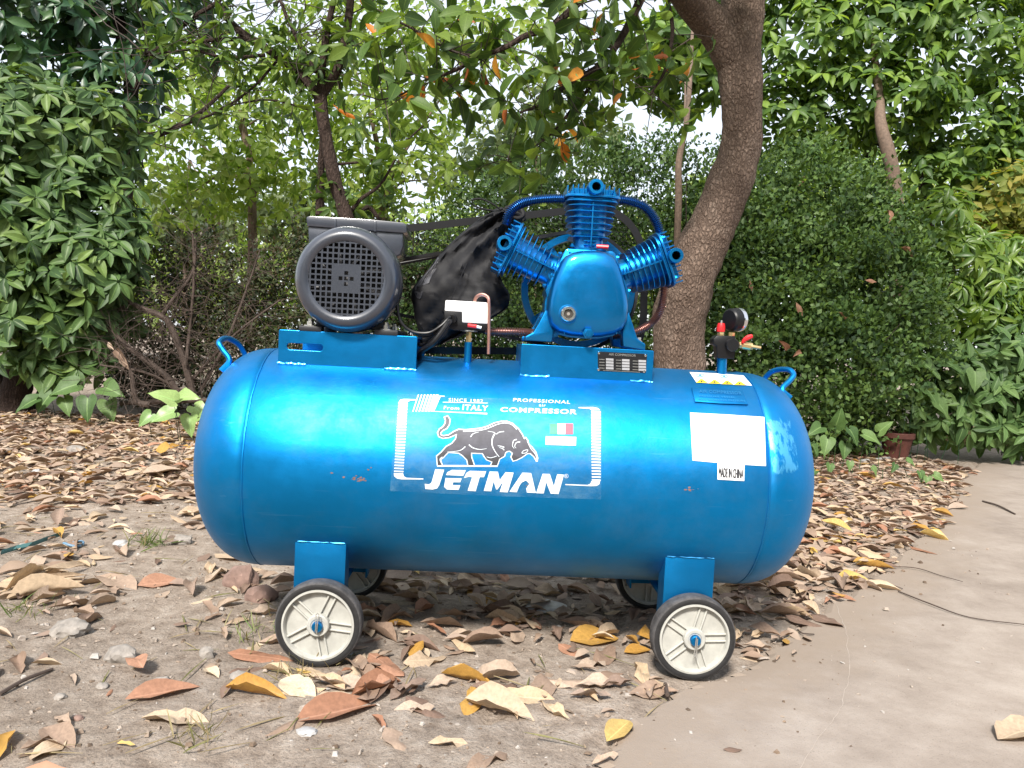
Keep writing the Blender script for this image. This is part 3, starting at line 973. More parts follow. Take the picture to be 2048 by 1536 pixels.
# ---- motor
MY = -0.165                                    # plane of the fan cover's face
mc = at(692, 557, MY); ms = mpp(MY)
mot = empty('motor', (0, 0, 0), AC)
Mf = axisM(mc, (0, -1, 0))
cov = MB().lathe([(.0885, .0), (.094, .0045), (.103, .006), (.112, .002), (.120, -.008), (.1255, -.022), (.1275, -.04), (.1275, -.075), (.1255, -.0755), (.1255, -.04), (.123, -.022), (.118, -.010), (.104, .0), (.0885, -.003)], Mf, 96, True)
cov.build('fan_cover', 'motor_grey', mot, ang=50)
# pierced grille
pit = 10.85*ms; hole = 7.6*ms
gr = MB()
half = 9
xs_ = []
for i in range(-half, half+1):
    xs_ += [i*pit-hole/2, i*pit+hole/2]
solid = lambda i, j: (math.hypot(i*pit, j*pit) > 0.0865)
def is_hole(i, j):
    r = math.hypot(i+0.0, j+0.0)
    if r > 7.25: return False
    if abs(i) <= 2 and abs(j) <= 2: return (abs(i)+abs(j)) == 1 or (i == 0 and j == 0)
    return True
idx = {}
Vg = []
def gv(a, b):
    if (a, b) not in idx:
        idx[(a, b)] = len(Vg); Vg.append((xs_[a], xs_[b]))
    return idx[(a, b)]
Fg = []
nl = len(xs_)
for a in range(nl-1):
    for b in range(nl-1):
        cx, cy = (xs_[a]+xs_[a+1])/2, (xs_[b]+xs_[b+1])/2
        if math.hypot(cx, cy) > 0.0925: continue
        if a % 2 == 0 and b % 2 == 0 and is_hole(a//2-half, b//2-half): continue
        Fg.append((gv(a, b), gv(a+1, b), gv(a+1, b+1), gv(a, b+1)))
me = bpy.data.meshes.new('grille')
bm = bmesh.new()
bv = [bm.verts.new(Mf @ Vector((x, y, -0.001))) for x, y in Vg]
for f in Fg: bm.faces.new([bv[i] for i in f])
ex = bmesh.ops.extrude_face_region(bm, geom=bm.faces[:])
bmesh.ops.translate(bm, verts=[g for g in ex['geom'] if isinstance(g, bmesh.types.BMVert)], vec=(0, 0.003, 0))
bmesh.ops.recalc_face_normals(bm, faces=bm.faces)
bm.to_mesh(me); bm.free()
link('grille', me, mot, 'motor_grey')
fan = MB().lathe([(.028, -.012), (.028, -.05), (0, -.05)], Mf, 24)
for k in range(8):
    a = 2*math.pi*k/8+0.2
    M2 = Mf @ Matrix.Rotation(a, 4, 'Z')
    fan.box((.026, -.002, -.055), (.10, .002, -.022), M2 @ Matrix.Rotation(0.35, 4, 'X'))
fan.build('fan', 'fan_grey', mot)
bd = MB().lathe([(.0, -.06), (.1225, -.06), (.1225, -.0765), (.1100, -.078), (.1100, -.25), (.100, -.262), (.04, -.268), (.0, -.268)], Mf, 64)
bd.build('body', 'motor_dark', mot, ang=40)
for k in range(28):
    a = 2*math.pi*k/28
    MB().box((.108, -.0016, -.245), (.122, .0016, -.082), Mf @ Matrix.Rotation(a, 4, 'Z')).build('cooling_fin', 'motor_grey', mot, smooth=False)
# terminal box
TY = -0.085
def pxpoly(pts, Y): return [xz(p[0], p[1], Y) for p in pts]
bx = pxpoly([(616, 452), (806, 462), (806, 492), (800, 508), (788, 516), (760, 518), (640, 518), (618, 500)], TY)
MB().prism(bx, TY, TY+0.13).build('terminal_box', 'motor_grey', mot, bevel=0.003)
lid = pxpoly([(613, 434), (620, 432), (740, 439), (806, 445), (813, 449), (814, 464), (808, 466), (700, 459), (614, 452)], TY-0.004)
MB().prism(lid, TY-0.006, TY+0.136).build('terminal_box_lid', 'motor_grey', mot, bevel=0.002)
for pxs in (670, 750):
    q = pxpoly([(pxs-2, 434+(pxs-613)*.062), (pxs+3, 434+(pxs-613)*.062), (pxs+3, 455+(pxs-613)*.06), (pxs-2, 455+(pxs-613)*.06)], TY-0.004)
    MB().prism(q, TY-0.0085, TY+0.02).build('lid_rib', 'motor_grey', mot, bevel=0.0008)
def hexbolt(name, c, r, h, parent, mat='zinc', d=(0, 0, 1), washer=True):
    M = axisM(c, d)
    mb = MB()
    if washer: mb.lathe([(r*1.75, 0), (r*1.75, r*0.3), (0, r*0.3)], M, 16)
    mb.lathe([(r, r*0.3), (r, r*0.3+h*0.55), (r*0.62, r*0.3+h*0.6), (r*0.62, r*0.3+h), (0, r*0.3+h)], M, 6)
    return mb.build(name, mat, parent, ang=20)
for (pa, pb, bxp) in ((600, 645, 620), (750, 797, 772)):
    for yy in (-0.115, 0.06):
        q0 = xz(pa, 652+(pa-600)*.045, -0.12); q1 = xz(pb, 652+(pb-600)*.045, -0.12)
        ft = MB().box((q0[0], yy-0.018, mz1-0.0005), (q1[0], yy+0.018, mz1+0.012))
        ft.box((q0[0]+0.012, yy-0.012, mz1+0.0118), (q1[0]-0.012, yy+0.012, mz1+0.035)) if False else None
        f = ft.build('foot', 'motor_dark', mot, bevel=0.002)
        hexbolt('bolt', (xz(bxp, 650, -0.12)[0], yy, mz1+0.012), 0.0085, 0.016, mot)
MB().prism([(mc[0]-.085, mz1+.0115), (mc[0]+.085, mz1+.0115), (mc[0]+.07, mz1+.05), (mc[0]-.07, mz1+.05)], -0.09, 0.075).build('base_rib', 'motor_dark', mot, bevel=0.002)
pulley = MB().lathe([(.0, -.27), (.05, -.27), (.052, -.275), (.044, -.285), (.052, -.295), (.05, -.30), (0, -.30)], Mf, 40)
pulley.build('pulley', 'black_steel', mot)

# ---- pump
PY = -0.045
PC = Vector(at(1180, 572, -0.13)); PC.y = PY
ps = mpp(PY)
cr_px = [(1143, 506), (1165, 502), (1190, 502), (1210, 505), (1226, 513), (1236, 530), (1244, 552), (1251, 580), (1255, 612), (1253, 640), (1244, 659), (1228, 669), (1200, 674), (1172, 674), (1140, 671),
         (1114, 664), (1099, 650), (1093, 630), (1095, 602), (1101, 575), (1109, 550), (1120, 526), (1130, 513)]
cr = [np.array(xz(p[0], p[1], -0.12)) for p in cr_px]
cen = sum(cr)/len(cr)
def cloop(s, y): return [(cen[0]+(p[0]-cen[0])*s, y, cen[1]+(p[1]-cen[1])*s) for p in cr]
mb = MB().loft([cloop(0.30, -.1555), cloop(0.62, -.1545), cloop(0.82, -.1515), cloop(0.92, -.147), cloop(0.97, -.140), cloop(0.995, -.130), cloop(1.0, -.118), cloop(1.0, -.088), cloop(1.035, -.0875), cloop(1.04, -.072), cloop(1.0, -.071), cloop(0.98, 0.06), cloop(0.7, 0.085)])
crank = mb.build('crankcase', 'cast_blue', AC, ang=38)
DIRS = {'top': Vector((0, 0, 1)), 'left': Vector((-math.cos(rad(23.4)), 0, math.sin(rad(23.4)))), 'right': Vector((math.cos(rad(22.6)), 0, math.sin(rad(22.6))))}
ZD = DIRS
mp = []
hb = 0.092
for key in ('right', 'top', 'left'):
    a = ZD[key]; t = Vector((a.z, 0, -a.x))
    for s in (1, -1):
        q = PC+a*hb+t*(s*0.056); mp.append((q.x, q.z))
mp += [(PC.x-0.088, PC.z-0.07), (PC.x-0.06, PC.z-0.11), (PC.x+0.06, PC.z-0.11), (PC.x+0.088, PC.z-0.07)]
MB().prism(mp, PY-0.052, PY+0.055).build('cylinder_mount', 'cast_blue', crank, bevel=0.005)
def pcyl(key, w):
    a = ZD[key]; t = Vector((a.z, 0, -a.x)); y = Vector((0, 1, 0))
    M = Matrix(((t.x, y.x, a.x, PC.x), (t.y, y.y, a.y, PY), (t.z, y.z, a.z, PC.z), (0, 0, 0, 1))) @ Matrix.Diagonal((1, 1, {'top': .938, 'left': .905, 'right': .875}[key], 1))
    b = MB().lathe([(.0, .095), (.050, .095), (.050, .1035), (.041, .106), (.039, .118), (.039, .135), (.043, .139), (.043, .224), (0, .224)], M, 40)
    bo = b.build('cylinder', 'cast_blue', AC, ang=35)
    for k, (h, r) in enumerate(((.133, .052), (.151, .0555), (.167, .058), (.183, .060), (.199, .0615), (.214, .063))):
        # rounded-square cooling fin
        pts = rrect(-r, r, -r, r, r*0.62, 6)
        n = len(pts)
        vs_ = [M @ Vector((p[0], p[1], h-.0014)) for p in pts]+[M @ Vector((p[0], p[1], h+.0014)) for p in pts]
        MB().add(vs_, [tuple(range(n)), tuple(range(2*n-1, n-1, -1))]+[(i, i+n, (i+1) % n+n, (i+1) % n) for i in range(n)]).build('cooling_fin', 'cast_blue', bo, smooth=False, bevel=0.0006, bseg=1)
    MB().box((-.0016, -.0605, .105), (.0016, -.03, .222), M).build('rib', 'cast_blue', bo, bevel=0.0005, bseg=1)
    for h in (.1125, .1225):
        MB().box((-.016, -.046, h-.0018), (.016, -.03, h+.0018), M).build('rib', 'cast_blue', bo, bevel=0.0005, bseg=1)
    for sx_ in (-.044, .044):
        hexbolt('bolt', M @ Vector((sx_, -.035, .1034)), .006, .008, bo, 'cast_blue', a, False)
    # head
    r = .066
    pts = rrect(-r, r, -r, r, r*0.5, 6); n = len(pts)
    hd = MB()
    for h0, h1, k in ((.2235, .2285, 1.0), (.2290, .2330, .96), (.2335, .2395, 1.08)):
        vs_ = [M @ Vector((p[0]*k, p[1]*k, h0)) for p in pts]+[M @ Vector((p[0]*k, p[1]*k, h1)) for p in pts]
        hd.add(vs_, [tuple(range(n)), tuple(range(2*n-1, n-1, -1))]+[(i, i+n, (i+1) % n+n, (i+1) % n) for i in range(n)])
    hd.box((-.05, -.048, .2392), (.05, .048, .258), M)
    ho = hd.build('cylinder_head', 'cast_blue', AC, bevel=0.001, bseg=1)
    for i in range(-5, 6):
        if abs(i) <= 0: continue
        hh = .272-abs(i)*.0018
        yy = .068-abs(i)*.003
        MB().box((i*.0128-.0015, -yy, .2393), (i*.0128+.0015, yy, hh), M).build('head_fin', 'cast_blue', ho, bevel=0.0006, bseg=1)
    pm = M @ Matrix.Diagonal((1, 1, 1/{'top': .938, 'left': .905, 'right': .875}[key], 1)) @ Matrix.Translation((0.002 if key == 'top' else 0, 0, .2575*{'top': .938, 'left': .905, 'right': .875}[key])) @ Matrix.Rotation(math.pi/2, 4, 'X')
    MB().lathe([(.0109, .078), (.0100, .0), (.0, .0)], pm, 28, False, False).build('port_bore', 'black_inside', ho)
    MB().lathe([(.0190, .0), (.0190, .082), (.0175, .0842), (.0108, .0842), (.0108, .06)], pm, 32, False, False).build('port', 'cast_blue', ho, ang=40)
    for sx_ in (-.052, .052):
        for sy_ in (-.052, .052):
            hexbolt('bolt', M @ Vector((sx_, sy_, .2395)), .0065, .010, ho, 'cast_blue', a, True)
    return M
for k in ('top', 'left', 'right'): pcyl(k, 1)
# feet
for pts in ([(1092, 618), (1106, 662), (1103, 684), (1050, 681), (1050, 673), (1066, 665), (1078, 645)], [(1256, 622), (1244, 664), (1246, 693), (1290, 696), (1290, 688), (1274, 677), (1266, 652)]):
    for y0, y1 in ((-0.127, -0.085), (0.03, 0.075)):
        q = pxpoly(pts, -0.12)
        zmin = min(p[1] for p in q)
        q = [(p[0], pz1-0.0005 if p[1] < pz1+0.006 else p[1]) for p in q]
        MB().prism(q, y0, y1).build('foot', 'cast_blue', crank, bevel=0.003)
for bxp, byp in ((1066, 660), (1278, 675)):
    hexbolt('bolt', (xz(bxp, byp, -0.105)[0], -0.105, pz1+0.0105), 0.0085, 0.018, crank)
for ci in (0, 4, 7, 10, 15, 17, 20):
    p_ = cloop(1.03, -.0885)[ci]
    hexbolt('bolt', (p_[0], p_[1], p_[2]), .0058, .007, crank, 'cast_blue', (0, -1, 0), True)
# sight glass, drain plug, breather, casting ribs
sgp = at(1136, 628, -0.152)
Ms = axisM(sgp, (0, -1, 0))
MB().lathe([(.024, -.012), (.0235, .002), (.021, .004), (0, .004)], Ms, 40).build('sight_glass_boss', 'cast_blue', crank)
MB().lathe([(.0185, .0035), (.0185, .009), (.0170, .011), (.0115, .011), (.0105, .008), (.0105, .0035)], Ms, 40, False, False).build('sight_glass_ring', 'chrome', crank)
MB().lathe([(.0106, .0042), (.0106, .0075), (0, .0080)], Ms, 28).build('sight_glass', 'glass_dark', crank)
MB().lathe([(.004, .0078), (.004, .0092), (0, .0092)], Ms, 12).build('sight_glass_dot', 'stone_pale', crank)
hexbolt('drain_plug', at(1175, 667, -0.150), 0.0135, 0.014, crank, 'cast_blue', (0, -1, 0.0), False)
rb = at(1205, 494, -0.105)
MB().tube([rb+np.array((-.015, 0, .0006)), rb+np.array((.014, -0.004, 0))], .0055, 10).build('breather_plug', 'red_plastic', crank)
for pxs in (1128, 1140, 1154, 1200, 1216, 1232):
    a_ = at(pxs, 648, -0.142); b_ = at(pxs+1, 668, -0.138)
    MB().tube([a_, b_], .0016, 6).build('casting_rib', 'cast_blue', crank)

# ---- flywheel, belt and belt guard
FY = 0.115
fc = Vector(at(1155, 582, FY)); fr = 113*mpp(FY)
Mw = axisM(fc, (0, -1, 0))
fl = MB().lathe([(fr, .018), (fr, -.018), (fr-.018, -.018), (fr-.018, .018)], Mw, 80, True)
fl.lathe([(.03, .02), (.03, -.02), (0, -.02)], Mw, 24)
for k in range(4):
    fl.box((.025, -.012, -.006), (fr-.016, .012, .006), Mw @ Matrix.Rotation(rad(38+90*k), 4, 'Z'))
fl.build('flywheel', 'cast_blue', AC, ang=40)
pc_ = Vector(at(700, 520, FY)); pc_.x = mc[0]; pc_.z = mc[2]; prr = .05
bl = []
th = math.asin((fr-prr)/(fc-pc_).length)
dv = (fc-pc_).normalized(); ang0 = math.atan2(dv.z, dv.x)
def arc(c, r, a0, a1, n): return [(c.x+r*math.cos(a0+(a1-a0)*i/n), c.z+r*math.sin(a0+(a1-a0)*i/n)) for i in range(n+1)]
loop = arc(pc_, prr, ang0+math.pi/2+th, ang0+3*math.pi/2-th, 14)+arc(fc, fr+.002, ang0-math.pi/2-th, ang0+math.pi/2+th, 40)
lo = []
for i, p in enumerate(loop):
    lo.append([(p[0], FY-.010, p[1]), (p[0], FY+.010, p[1])])
L2 = []
ctr = Vector(((pc_.x+fc.x)/2, (pc_.z+fc.z)/2))
loops = []
for i, p in enumerate(loop):
    a = Vector(loop[i-1]); b = Vector(loop[(i+1) % len(loop)]); tt = (b-a).normalized(); nn = Vector((tt.y, -tt.x))
    q0 = Vector(p); q1 = q0+nn*0.009
    loops.append([(q0.x, FY-.009, q0.y), (q0.x, FY+.009, q0.y), (q1.x, FY+.012, q1.y), (q1.x, FY-.012, q1.y)])
MB().loft(loops+[loops[0]], caps=False).build('drive_belt', 'rubber', AC, ang=40)
GY0, GY1 = 0.155, 0.205
gp = [(668, 520), (676, 470), (720, 455), (815, 456), (960, 440), (1130, 422), (1195, 414), (1228, 424), (1258, 446), (1279, 480), (1287, 520), (1288, 600), (1284, 660), (1265, 696), (1200, 706), (1040, 702), (860, 700), (720, 690), (676, 620)]
gq = [at(p[0], p[1], GY0) for p in gp]
gl = catmull([tuple(p) for p in gq], 4)
loops = []
gx = sum(p[0] for p in gl)/len(gl); gz = sum(p[2] for p in gl)/len(gl)
gd = []
for i, p in enumerate(gl):
    a = gl[max(i-1, 0)]; b = gl[min(i+1, len(gl)-1)]
    tt = Vector((b[0]-a[0], b[2]-a[2])).normalized(); nn = Vector((-tt.y, tt.x))
    o_ = 0.010
    loops.append([(p[0]+nn.x*o_, GY0, p[2]+nn.y*o_), (p[0]-nn.x*o_, GY0, p[2]-nn.y*o_), (p[0]-nn.x*o_, GY0+.004, p[2]-nn.y*o_), (p[0]+nn.x*(o_-.004), GY0+.004, p[2]+nn.y*(o_-.004)), (p[0]+nn.x*(o_-.004), GY1, p[2]+nn.y*(o_-.004)), (p[0]+nn.x*o_, GY1, p[2]+nn.y*o_)])
guard = MB().loft(loops+[loops[0]], caps=False).build('belt_guard', 'black_steel', AC, ang=30)
MB().tube([at(770, 532, GY0-.008), at(900, 508, GY0-.008), at(1010, 470, GY0-.008)], .0055, 8).build('guard_brace', 'black_steel', guard)
# expanded-metal mesh inside the guard frame
def inside(poly, x, z):
    c = False; n = len(poly)
    for i in range(n):
        x1_, z1_ = poly[i]; x2_, z2_ = poly[(i+1) % n]
        if (z1_ > z) != (z2_ > z) and x < (x2_-x1_)*(z-z1_)/(z2_-z1_)+x1_: c = not c
    return c
gpoly = [(p[0], p[2]) for p in gl]
hx = 0.0085
me_ = MB()
xa, xb = min(p[0] for p in gpoly), max(p[0] for p in gpoly); za, zb2 = min(p[1] for p in gpoly), max(p[1] for p in gpoly)
def strip(p, q, wd=.0011):
    d = Vector((q[0]-p[0], q[1]-p[1])); d.normalize(); n_ = Vector((-d.y, d.x))*wd*.5
    me_.add([(p[0]+n_.x, GY0+.006, p[1]+n_.y), (p[0]-n_.x, GY0+.006, p[1]-n_.y), (q[0]-n_.x, GY0+.0075, q[1]-n_.y), (q[0]+n_.x, GY0+.0075, q[1]+n_.y)], [(0, 1, 2, 3)])
j = 0
z = za
while z < zb2:
    x = xa+(hx*0.866 if j % 2 else 0)
    while x < xb:
        if inside(gpoly, x, z):
            for k in range(3):
                a0 = rad(30+60*k); a1 = rad(90+60*k)
                strip((x+hx*math.cos(a0), z+hx*math.sin(a0)), (x+hx*math.cos(a1), z+hx*math.sin(a1)))
        x += hx*1.732
    z += hx*1.5; j += 1
gm = me_.build('guard_mesh', 'black_steel', guard, smooth=False)
gm['kind'] = 'stuff'

# ---- finned pipes
def finpipe(name, pts, r1, r2, pitch, mat):
    q = catmull([tuple(at(*p)) for p in pts], 14)
    q = [np.array(p) for p in q]
    L = [0]
    for a, b in zip(q, q[1:]): L.append(L[-1]+np.linalg.norm(b-a))
    n = int(L[-1]/pitch)
    P = []; Rr = []
    for i in range(n*4):
        s = i/(n*4)*L[-1]
        k = np.searchsorted(L, s, side='right')-1
        k = min(k, len(q)-2)
        t = (s-L[k])/max(1e-9, L[k+1]-L[k])
        P.append(q[k]+(q[k+1]-q[k])*t)
        Rr.append((r1, r1, r2, r2*0.97)[i % 4])
    return MB().tube(P, Rr, 14).build(name, mat, AC, ang=30)
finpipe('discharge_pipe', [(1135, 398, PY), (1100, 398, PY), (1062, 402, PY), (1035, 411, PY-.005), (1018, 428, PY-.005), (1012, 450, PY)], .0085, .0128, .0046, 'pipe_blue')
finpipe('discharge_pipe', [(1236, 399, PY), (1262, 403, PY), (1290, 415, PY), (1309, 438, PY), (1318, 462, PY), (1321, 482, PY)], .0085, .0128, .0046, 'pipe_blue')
finpipe('aftercooler_pipe', [(1328, 560, -.03), (1327, 590, -.03), (1320, 622, -.02), (1304, 645, 0), (1280, 660, .0), (1255, 668, .01), (1225, 672, .02)], .0075, .0112, .0042, 'copper_dark')
finpipe('aftercooler_pipe', [(970, 663, -.02), (1000, 663, -.02), (1040, 664, -.02), (1080, 668, -.0)], .0075, .0112, .0042, 'copper_dark')

# ---- pressure switch
SY = -0.085
sw = empty('pressure_switch', (0, 0, 0), AC)
q = pxpoly([(891, 600), (975, 605), (977, 648), (924, 645), (924, 624), (889, 622)], SY)
MB().prism(q, SY, SY+0.055).build('cover', 'white_plastic', sw, bevel=0.003)
q = pxpoly([(888, 621), (926, 623), (926, 644), (976, 647), (974, 660), (905, 660), (889, 650)], SY+.002)
MB().prism(q, SY+.002, SY+0.053).build('base', 'black_plastic', sw, bevel=0.002)
kp = at(945, 653, SY-.006)
MB().tube([kp+np.array((-.012, 0, .002)), kp+np.array((.010, 0, 0))], .0052, 12).build('knob', 'red_plastic', sw)
MB().tube([kp+np.array((.0102, 0, 0)), kp+np.array((.022, 0, -.002))], .0036, 10).build('knob_tip', 'white_plastic', sw)
MB().lathe([(.022, 0), (.022, .003), (0, .003)], axisM(at(938, 663, SY+.025), (0, 0, 1)), 24).build('mount_flange', 'zinc', sw)
na = at(938, 664, SY+.02); nb = at(937, 684, SY+.02); nc_ = at(938, 734, SY+.02)
MB().tube([na, nb], .0075, 6).build('nipple', 'brass', sw)
MB().tube([nb, (nb[0], nb[1], zb-.02)], .0095, 20).build('riser', 'blue_paint', AC)
u = MB()
smooth_tube(u, [at(*p) for p in ((949, 640, SY+.03), (949, 606, SY+.012), (953, 594, SY+.008), (964, 589, SY+.004), (975, 594, SY), (978, 606, SY-.004), (978, 650, SY-.004), (977, 708, SY+.0))], .0042, 6, 10)
u.build('unloader_tube', 'copper', AC)
def cable(pts, r):
    mb = MB(); smooth_tube(mb, [at(*p) for p in pts], r, 8, 10); mb.build('power_cable', 'black_plastic', AC)
cable([(797, 560, -.10), (794, 600, -.10), (800, 640, -.11), (822, 662, -.11), (856, 666, -.11), (882, 652, -.11), (898, 636, -.10), (906, 634, -.075)], .0042)
cable([(838, 716, -.06), (842, 703, -.09), (866, 686, -.12), (884, 664, -.12), (896, 646, -.11), (905, 640, -.075)], .0075)
cable([(835, 688, -.05), (850, 690, -.08), (874, 672, -.11), (894, 642, -.10), (904, 637, -.075)], .0050)
cable([(834, 668, -.03), (848, 672, -.07), (868, 668, -.10), (884, 658, -.10)], .0045)
MB().lathe([(.011, 0), (.011, .012), (.007, .012)], axisM(at(906, 637, SY+.002), (-0.2, -1, -.2)), 20).build('cable_gland', 'black_plastic', sw)

# ---- manifold with gauge, safety valve, outlet cock
VY = -0.05
mf = empty('outlet_manifold', (0, 0, 0), AC)
a_ = at(1443, 748, VY); b_ = at(1444, 712, VY)
MB().tube([a_, b_], .0125, 20).build('nipple', 'blue_paint', mf)
MB().prism(pxpoly([(1431, 716), (1464, 718), (1468, 690), (1466, 672), (1430, 671), (1423, 678), (1423, 688), (1430, 692)], VY), VY-.018, VY+.018).build('block', 'black_plastic', mf, bevel=0.002)
MB().lathe([(.0165, -.004), (.0165, .014), (.0150, .016), (0, .016)], axisM(at(1462, 690, VY-.018), (0, -1, 0)), 28).build('regulator_cap', 'black_plastic', mf)
sv = at(1441, 672, VY)
MB().lathe([(.009, 0), (.009, .010), (.0075, .012), (.0, .012)], axisM(sv, (0, 0, 1)), 6).build('safety_valve_base', 'brass', mf)
MB().lathe([(.0105, .011), (.0110, .022), (.0095, .029), (.0085, .033), (0, .033)], axisM(sv, (0, 0, 1)), 20).build('safety_valve_cap', 'red_plastic', mf)
MB().tube([sv+np.array((0, 0, .031)), sv+np.array((.001, 0, .040))], .003, 8).build('safety_valve_pin', 'zinc', mf)
MB().lathe([(.0085, 0), (.0085, .014), (0, .014)], axisM(at(1462, 676, VY), (0.05, 0, 1)), 6).build('gauge_stem', 'brass', mf)
gd_ = Vector((0.90, 0.42, 0.08)).normalized()
gc = at(1460, 640, VY)
Mg = axisM(gc, gd_) @ Matrix.Diagonal((.84, .84, .84, 1))
MB().lathe([(.0, -.004), (.030, -.004), (.0345, .0), (.0355, .006), (.0355, .026)], Mg, 40).build('gauge_case', 'black_plastic', mf, ang=40)
MB().lathe([(.0362, .0255), (.0370, .029), (.0362, .039), (.0335, .041), (.0325, .038)], Mg, 40, False, False).build('gauge_rim', 'chrome', mf)
MB().lathe([(.0330, .037), (0, .037)], Mg, 40).build('gauge_face', 'paper', mf)
ck = [at(1478, 690, VY), at(1484, 690, VY), at(1500, 693, VY), at(1504, 693, VY), at(1521, 696, VY)]
mb = MB().tube([ck[0], ck[1]], .0085, 6).tube([ck[1], ck[2]], .0105, 16).tube([ck[2], ck[3]], .0095, 6).tube([ck[3], ck[4]], .0048, 12)
mb.build('outlet_cock', 'brass', mf, ang=30)
lv = MB()
smooth_tube(lv, [at(1485, 686, VY-.008), at(1489, 680, VY-.010), at(1497, 675, VY-.012), at(1505, 672, VY-.014)], [.004, .0055, .007, .005], 4, 8)
lv.build('cock_lever', 'red_plastic', mf)
#SPLIT
# ================================================================== STICKERS AND PLATES ON THE TANK
def wrap(name, polys, mat, off, parent=tank, mapf=None, step=6, tris=None):
    # polygons in photograph pixels laid on the shell (or through mapf)
    bm = bmesh.new()
    if tris:
        vs_, fs = tris
        bv = [bm.verts.new((p[0], p[1], 0)) for p in vs_]
        for f in fs:
            try: bm.faces.new([bv[i] for i in f])
            except ValueError: pass
    for poly in polys:
        bv = [bm.verts.new((p[0], p[1], 0)) for p in poly]
        try: bm.faces.new(bv)
        except ValueError: continue
    bm.normal_update()
    bmesh.ops.triangulate(bm, faces=bm.faces[:])
    if mapf is None:
        ys_ = [v.co.y for v in bm.verts]
        y = math.floor(min(ys_)/step)*step+step
        while y < max(ys_):
            bmesh.ops.bisect_plane(bm, geom=bm.verts[:]+bm.edges[:]+bm.faces[:], plane_co=(0, y, 0), plane_no=(0, 1, 0), dist=1e-5)
            y += step
    f = mapf or (lambda x, y: hit(x, y, off))
    for v in bm.verts: v.co = Vector(f(v.co.x, v.co.y))
    me = bpy.data.meshes.new(name)
    bmesh.ops.recalc_face_normals(bm, faces=bm.faces)
    bm.to_mesh(me); bm.free()
    return link(name, me, parent, mat)
_tc = {}
def text2d(s, bold=0.0, space=1.0):
    k = (s, bold, space)
    if k in _tc: return _tc[k]
    cu = bpy.data.curves.new('text', 'FONT'); cu.body = s; cu.offset = bold; cu.space_character = space; cu.resolution_u = 3
    ob = bpy.data.objects.new('text', cu); COL.objects.link(ob)
    bpy.context.view_layer.update()
    me = bpy.data.meshes.new_from_object(ob.evaluated_get(bpy.context.evaluated_depsgraph_get()))
    V = np.array([v.co[:2] for v in me.vertices]); Fs = [tuple(p.vertices) for p in me.polygons]
    bpy.data.objects.remove(ob); bpy.data.curves.remove(cu); bpy.data.meshes.remove(me)
    mn, mx_ = V.min(0), V.max(0)
    V = (V-mn)/(mx_-mn)
    _tc[k] = (V, Fs)
    return _tc[k]
def text_quad(s, quad, bold=0.0, space=1.0):
    # quad: top-left, top-right, bottom-right, bottom-left in pixels
    V, Fs = text2d(s, bold, space)
    q = [np.array(p, float) for p in quad]
    out = []
    for u, v in V:
        top = q[0]+(q[1]-q[0])*u; bot = q[3]+(q[2]-q[3])*u
        out.append(bot+(top-bot)*v)
    return out, Fs
def Zq(x, y): return (760+x/4.4522, 770+y/4.4522)     # coordinates of an enlarged view of the emblem
def zp(pts): return [Zq(*p) for p in pts]
def stroke(pts, w0, w1=None):
    # tapered line as a polygon
    P = [np.array(p, float) for p in catmull([tuple(p)+(0,) for p in pts], 5)]
    P = [p[:2] for p in P]
    n = len(P); L, Rr = [], []
    for i, p in enumerate(P):
        t = P[min(i+1, n-1)]-P[max(i-1, 0)]; t = t/(np.linalg.norm(t)+1e-9)
        nn = np.array((-t[1], t[0]))
        ww = (w0 if w1 is None else w0+(w1-w0)*i/(n-1))/2
        L.append(p+nn*ww); Rr.append(p-nn*ww)
    return [tuple(p) for p in L+Rr[::-1]]
wrap('sticker_film', [[(795, 788), (1000, 797), (1203, 812), (1204, 905), (1202, 999), (990, 992), (780, 982), (786, 900)]], 'film', 0.0006)
prints = []
# side bars made of ticks
for i in range(24):
    t = i/23
    y0 = 150+t*612; x0 = 163-t*38; wd = 84
    hh = 21-t*9
    prints.append(zp([(x0, y0), (x0+wd, y0+3), (x0+wd, y0+hh+3), (x0, y0+hh)]))
for i in range(24):
    t = i/23
    y0 = 228+t*610; x0 = 1880+t*6; wd = 86-t*8
    hh = 21-t*9
    prints.append(zp([(x0, y0), (x0+wd, y0+4), (x0+wd, y0+hh+4), (x0, y0+hh)]))
prints.append(zp([(170, 146), (180, 130), (215, 123), (322, 127), (322, 136), (270, 138), (254, 150)]))
prints.append(zp([(122, 784), (206, 786), (212, 812), (235, 826), (386, 832), (386, 841), (190, 840), (150, 832), (126, 812)]))
prints.append(zp([(1768, 197), (1900, 196), (1940, 205), (1962, 224), (1880, 222), (1866, 212), (1768, 206)]))
prints.append(zp([(1882, 854), (1960, 857), (1954, 882), (1930, 898), (1880, 901), (1650, 891), (1650, 882), (1850, 890), (1874, 878)]))
for i in range(7):
    x = 338+i*27
    wd = 10+i*2.2
    prints.append(zp([(x, 84), (x+wd, 85), (x+wd-50, 238), (x-50, 236)]))
prints.append(zp([(528, 94), (575, 96), (575, 104), (540, 104), (484, 232), (955, 248), (955, 262), (462, 236)]))
prints.append(zp([(560, 150), (960, 158), (960, 164), (560, 156)]))
wrap('printed_frame', prints, 'white_print', 0.0011)['kind'] = 'stuff'
lett = []
lett.append([(492, 750), (572, 754), (528, 892), (508, 921), (468, 931), (404, 926), (398, 880), (436, 884), (456, 872), (464, 850)])
lett.append([(640, 756), (764, 759), (742, 808), (588, 802), (600, 776)])
lett.append([(584, 828), (728, 832), (714, 866), (652, 866), (646, 890), (716, 892), (700, 934), (596, 931), (570, 906)])
lett.append([(770, 782), (800, 764), (946, 768), (926, 821), (888, 820), (852, 946), (780, 941), (820, 822), (795, 816), (748, 828)])
